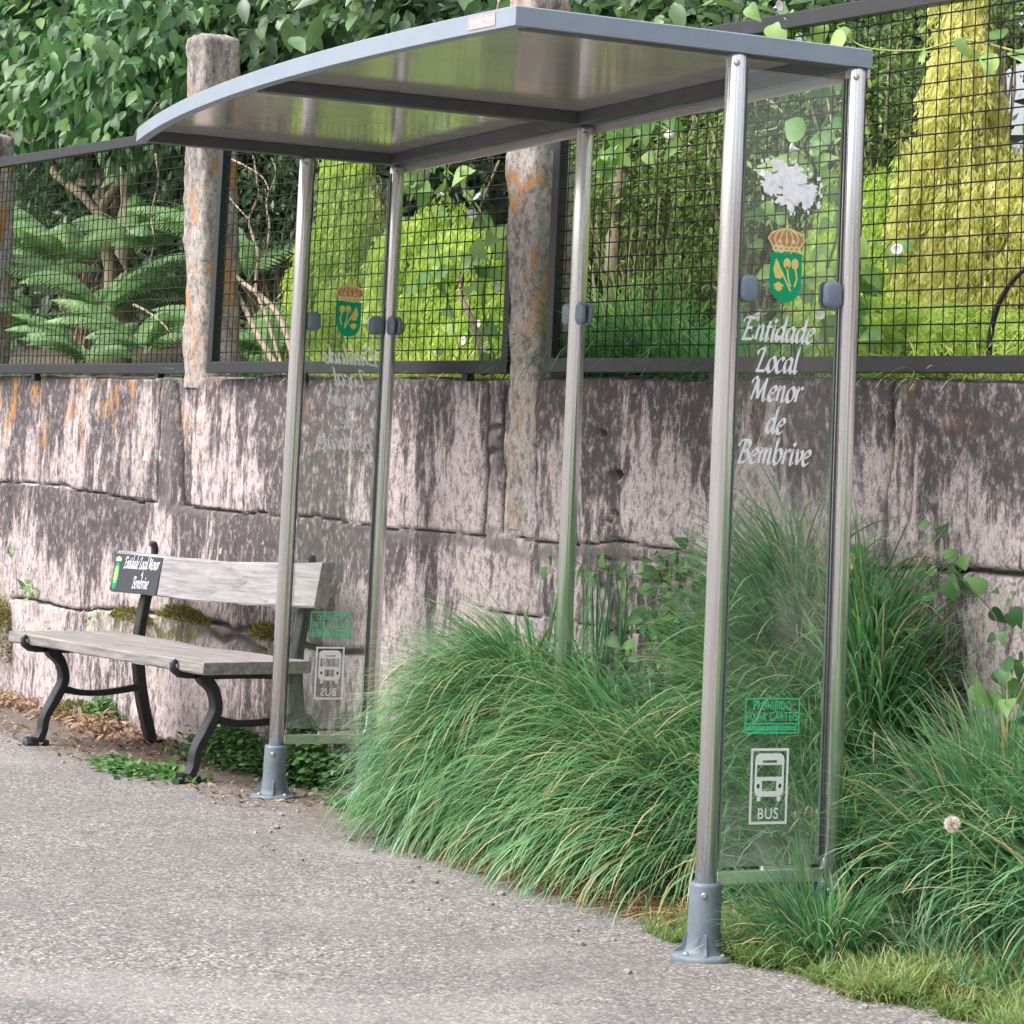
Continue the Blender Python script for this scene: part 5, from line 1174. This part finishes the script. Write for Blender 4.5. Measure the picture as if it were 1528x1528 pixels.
# climbers on the fence
VG='flowering climbers on the fence'
creeper([(1240,545),(1225,440),(1250,330),(1215,230),(1240,150),(1200,60),(1150,25)],[.10,.08,.05,.05,.04,.02,-.03],'climber with big heart shaped leaves seen through the near glass panel',.075,50,'vine',group=VG,spread=.035,rad=.005,stem='green_stem',flowers=7)
creeper([(1190,545),(1160,470),(1180,400),(1150,330),(1175,240)],[.16,.14,.12,.12,.12],'thinner leafy climber behind the crest on the near glass panel',.065,24,'vine',group=VG,spread=.04,rad=.004,stem='green_stem',flowers=5)
creeper([(1310,545),(1300,480),(1290,420),(1330,360)],[.10,.09,.08,.08],'climber with large leaves low beside the near back post',.07,34,'vine',group=VG,spread=.04,rad=.004,stem='green_stem',flowers=1)
creeper([(1530,80),(1440,60),(1370,75),(1290,70),(1250,40)],[.03,.02,.0,-.02,-.02],'climber stretched along the top of the right fence panel',.08,9,'vine',group=VG,spread=.02,rad=.004,stem='green_stem')
creeper([(740,545),(720,450),(735,360),(700,290),(660,250),(615,245)],[.12,.1,.08,.06,.05,.05],'climber with heart shaped leaves and white flowers left of the middle granite post',.085,34,'vine',group=VG,spread=.05,rad=.005,stem='green_stem',flowers=9)
creeper([(690,545),(668,450),(655,380),(640,300),(625,250)],[.2,.2,.15,.1,.1],'climber with white flowers in the middle of the far fence panel',.08,24,'vine',group=VG,spread=.05,rad=.004,stem='green_stem',flowers=8)
creeper([(1010,200),(960,180),(930,210),(900,250)],[.1,.1,.12,.15],'leafy climber under the roof right of the middle post',.08,30,'vine',group=VG,spread=.04,rad=.003,stem='green_stem',flowers=2)
DG='dry climbing stems'
def dry(pts,off,lab,rad=.006): creeper(pts,[off]*len(pts),lab,.03,0,rad=rad,stem='dry_stem',name='dry_stem',group=DG,spread=.0)
dry([(448,575),(415,470),(350,410),(345,380)],.14,'thick dry stem leaning left right of the lichen-covered post',.016)
dry([(430,578),(400,480),(382,430),(385,380),(372,330),(385,290),(378,232)],.12,'curling dry stem rising to the top rail',.010)
dry([(420,560),(385,500),(350,430),(330,400)],.18,'thick dry stem leaning from the wall top',.017)
dry([(395,390),(402,340),(398,300),(412,260),(405,235)],.1,'thin wavy dry stem beside the far front post',.006)
dry([(342,560),(318,480),(325,420),(316,390),(322,345)],.10,'pale wavy dry stem beside the left granite post',.007)
dry([(340,235),(370,250),(392,265),(402,285)],.08,'short dry twig under the top rail',.006); dry([(338,290),(355,310),(372,328)],.08,'short slanting dry twig',.005)
dry([(232,230),(236,270),(226,320),(230,360),(222,395)],.10,'dry stem dangling in the left fence panel',.006); dry([(180,250),(182,300),(190,340),(205,350)],.12,'thin dry stem near the pale trunk',.005)
dry([(200,455),(220,465),(245,485),(262,510)],.1,'dry twig slanting down to the lichen-covered post',.007)
dry([(745,240),(720,300),(712,330),(718,360),(700,400)],.08,'pale wavy dry stem left of the middle granite post',.005); dry([(725,545),(705,480),(688,440),(690,410)],.16,'dark woody stem left of the middle granite post',.016)
dry([(1032,158),(1034,185),(1026,210),(1032,218),(1022,225)],.06,'pale curl of dry stem left of the near front post',.004); dry([(1165,130),(1160,155),(1140,145),(1158,158),(1168,168)],.06,'forked dry twig behind the near glass panel',.005)
dry([(1165,178),(1160,190),(1138,196)],.06,'short pale twig behind the near glass panel',.004); dry([(745,0),(740,30),(738,60)],.4,'bare twig above the shelter roof',.006)
# black hose arching behind the right fence panel
creeper([(1476,550),(1478,500),(1492,450),(1520,410),(1560,385)],[.12]*5,'black hose arching behind the fence at the right edge',.03,0,rad=.011,stem='hose',name='garden_hose')['category']='hose'
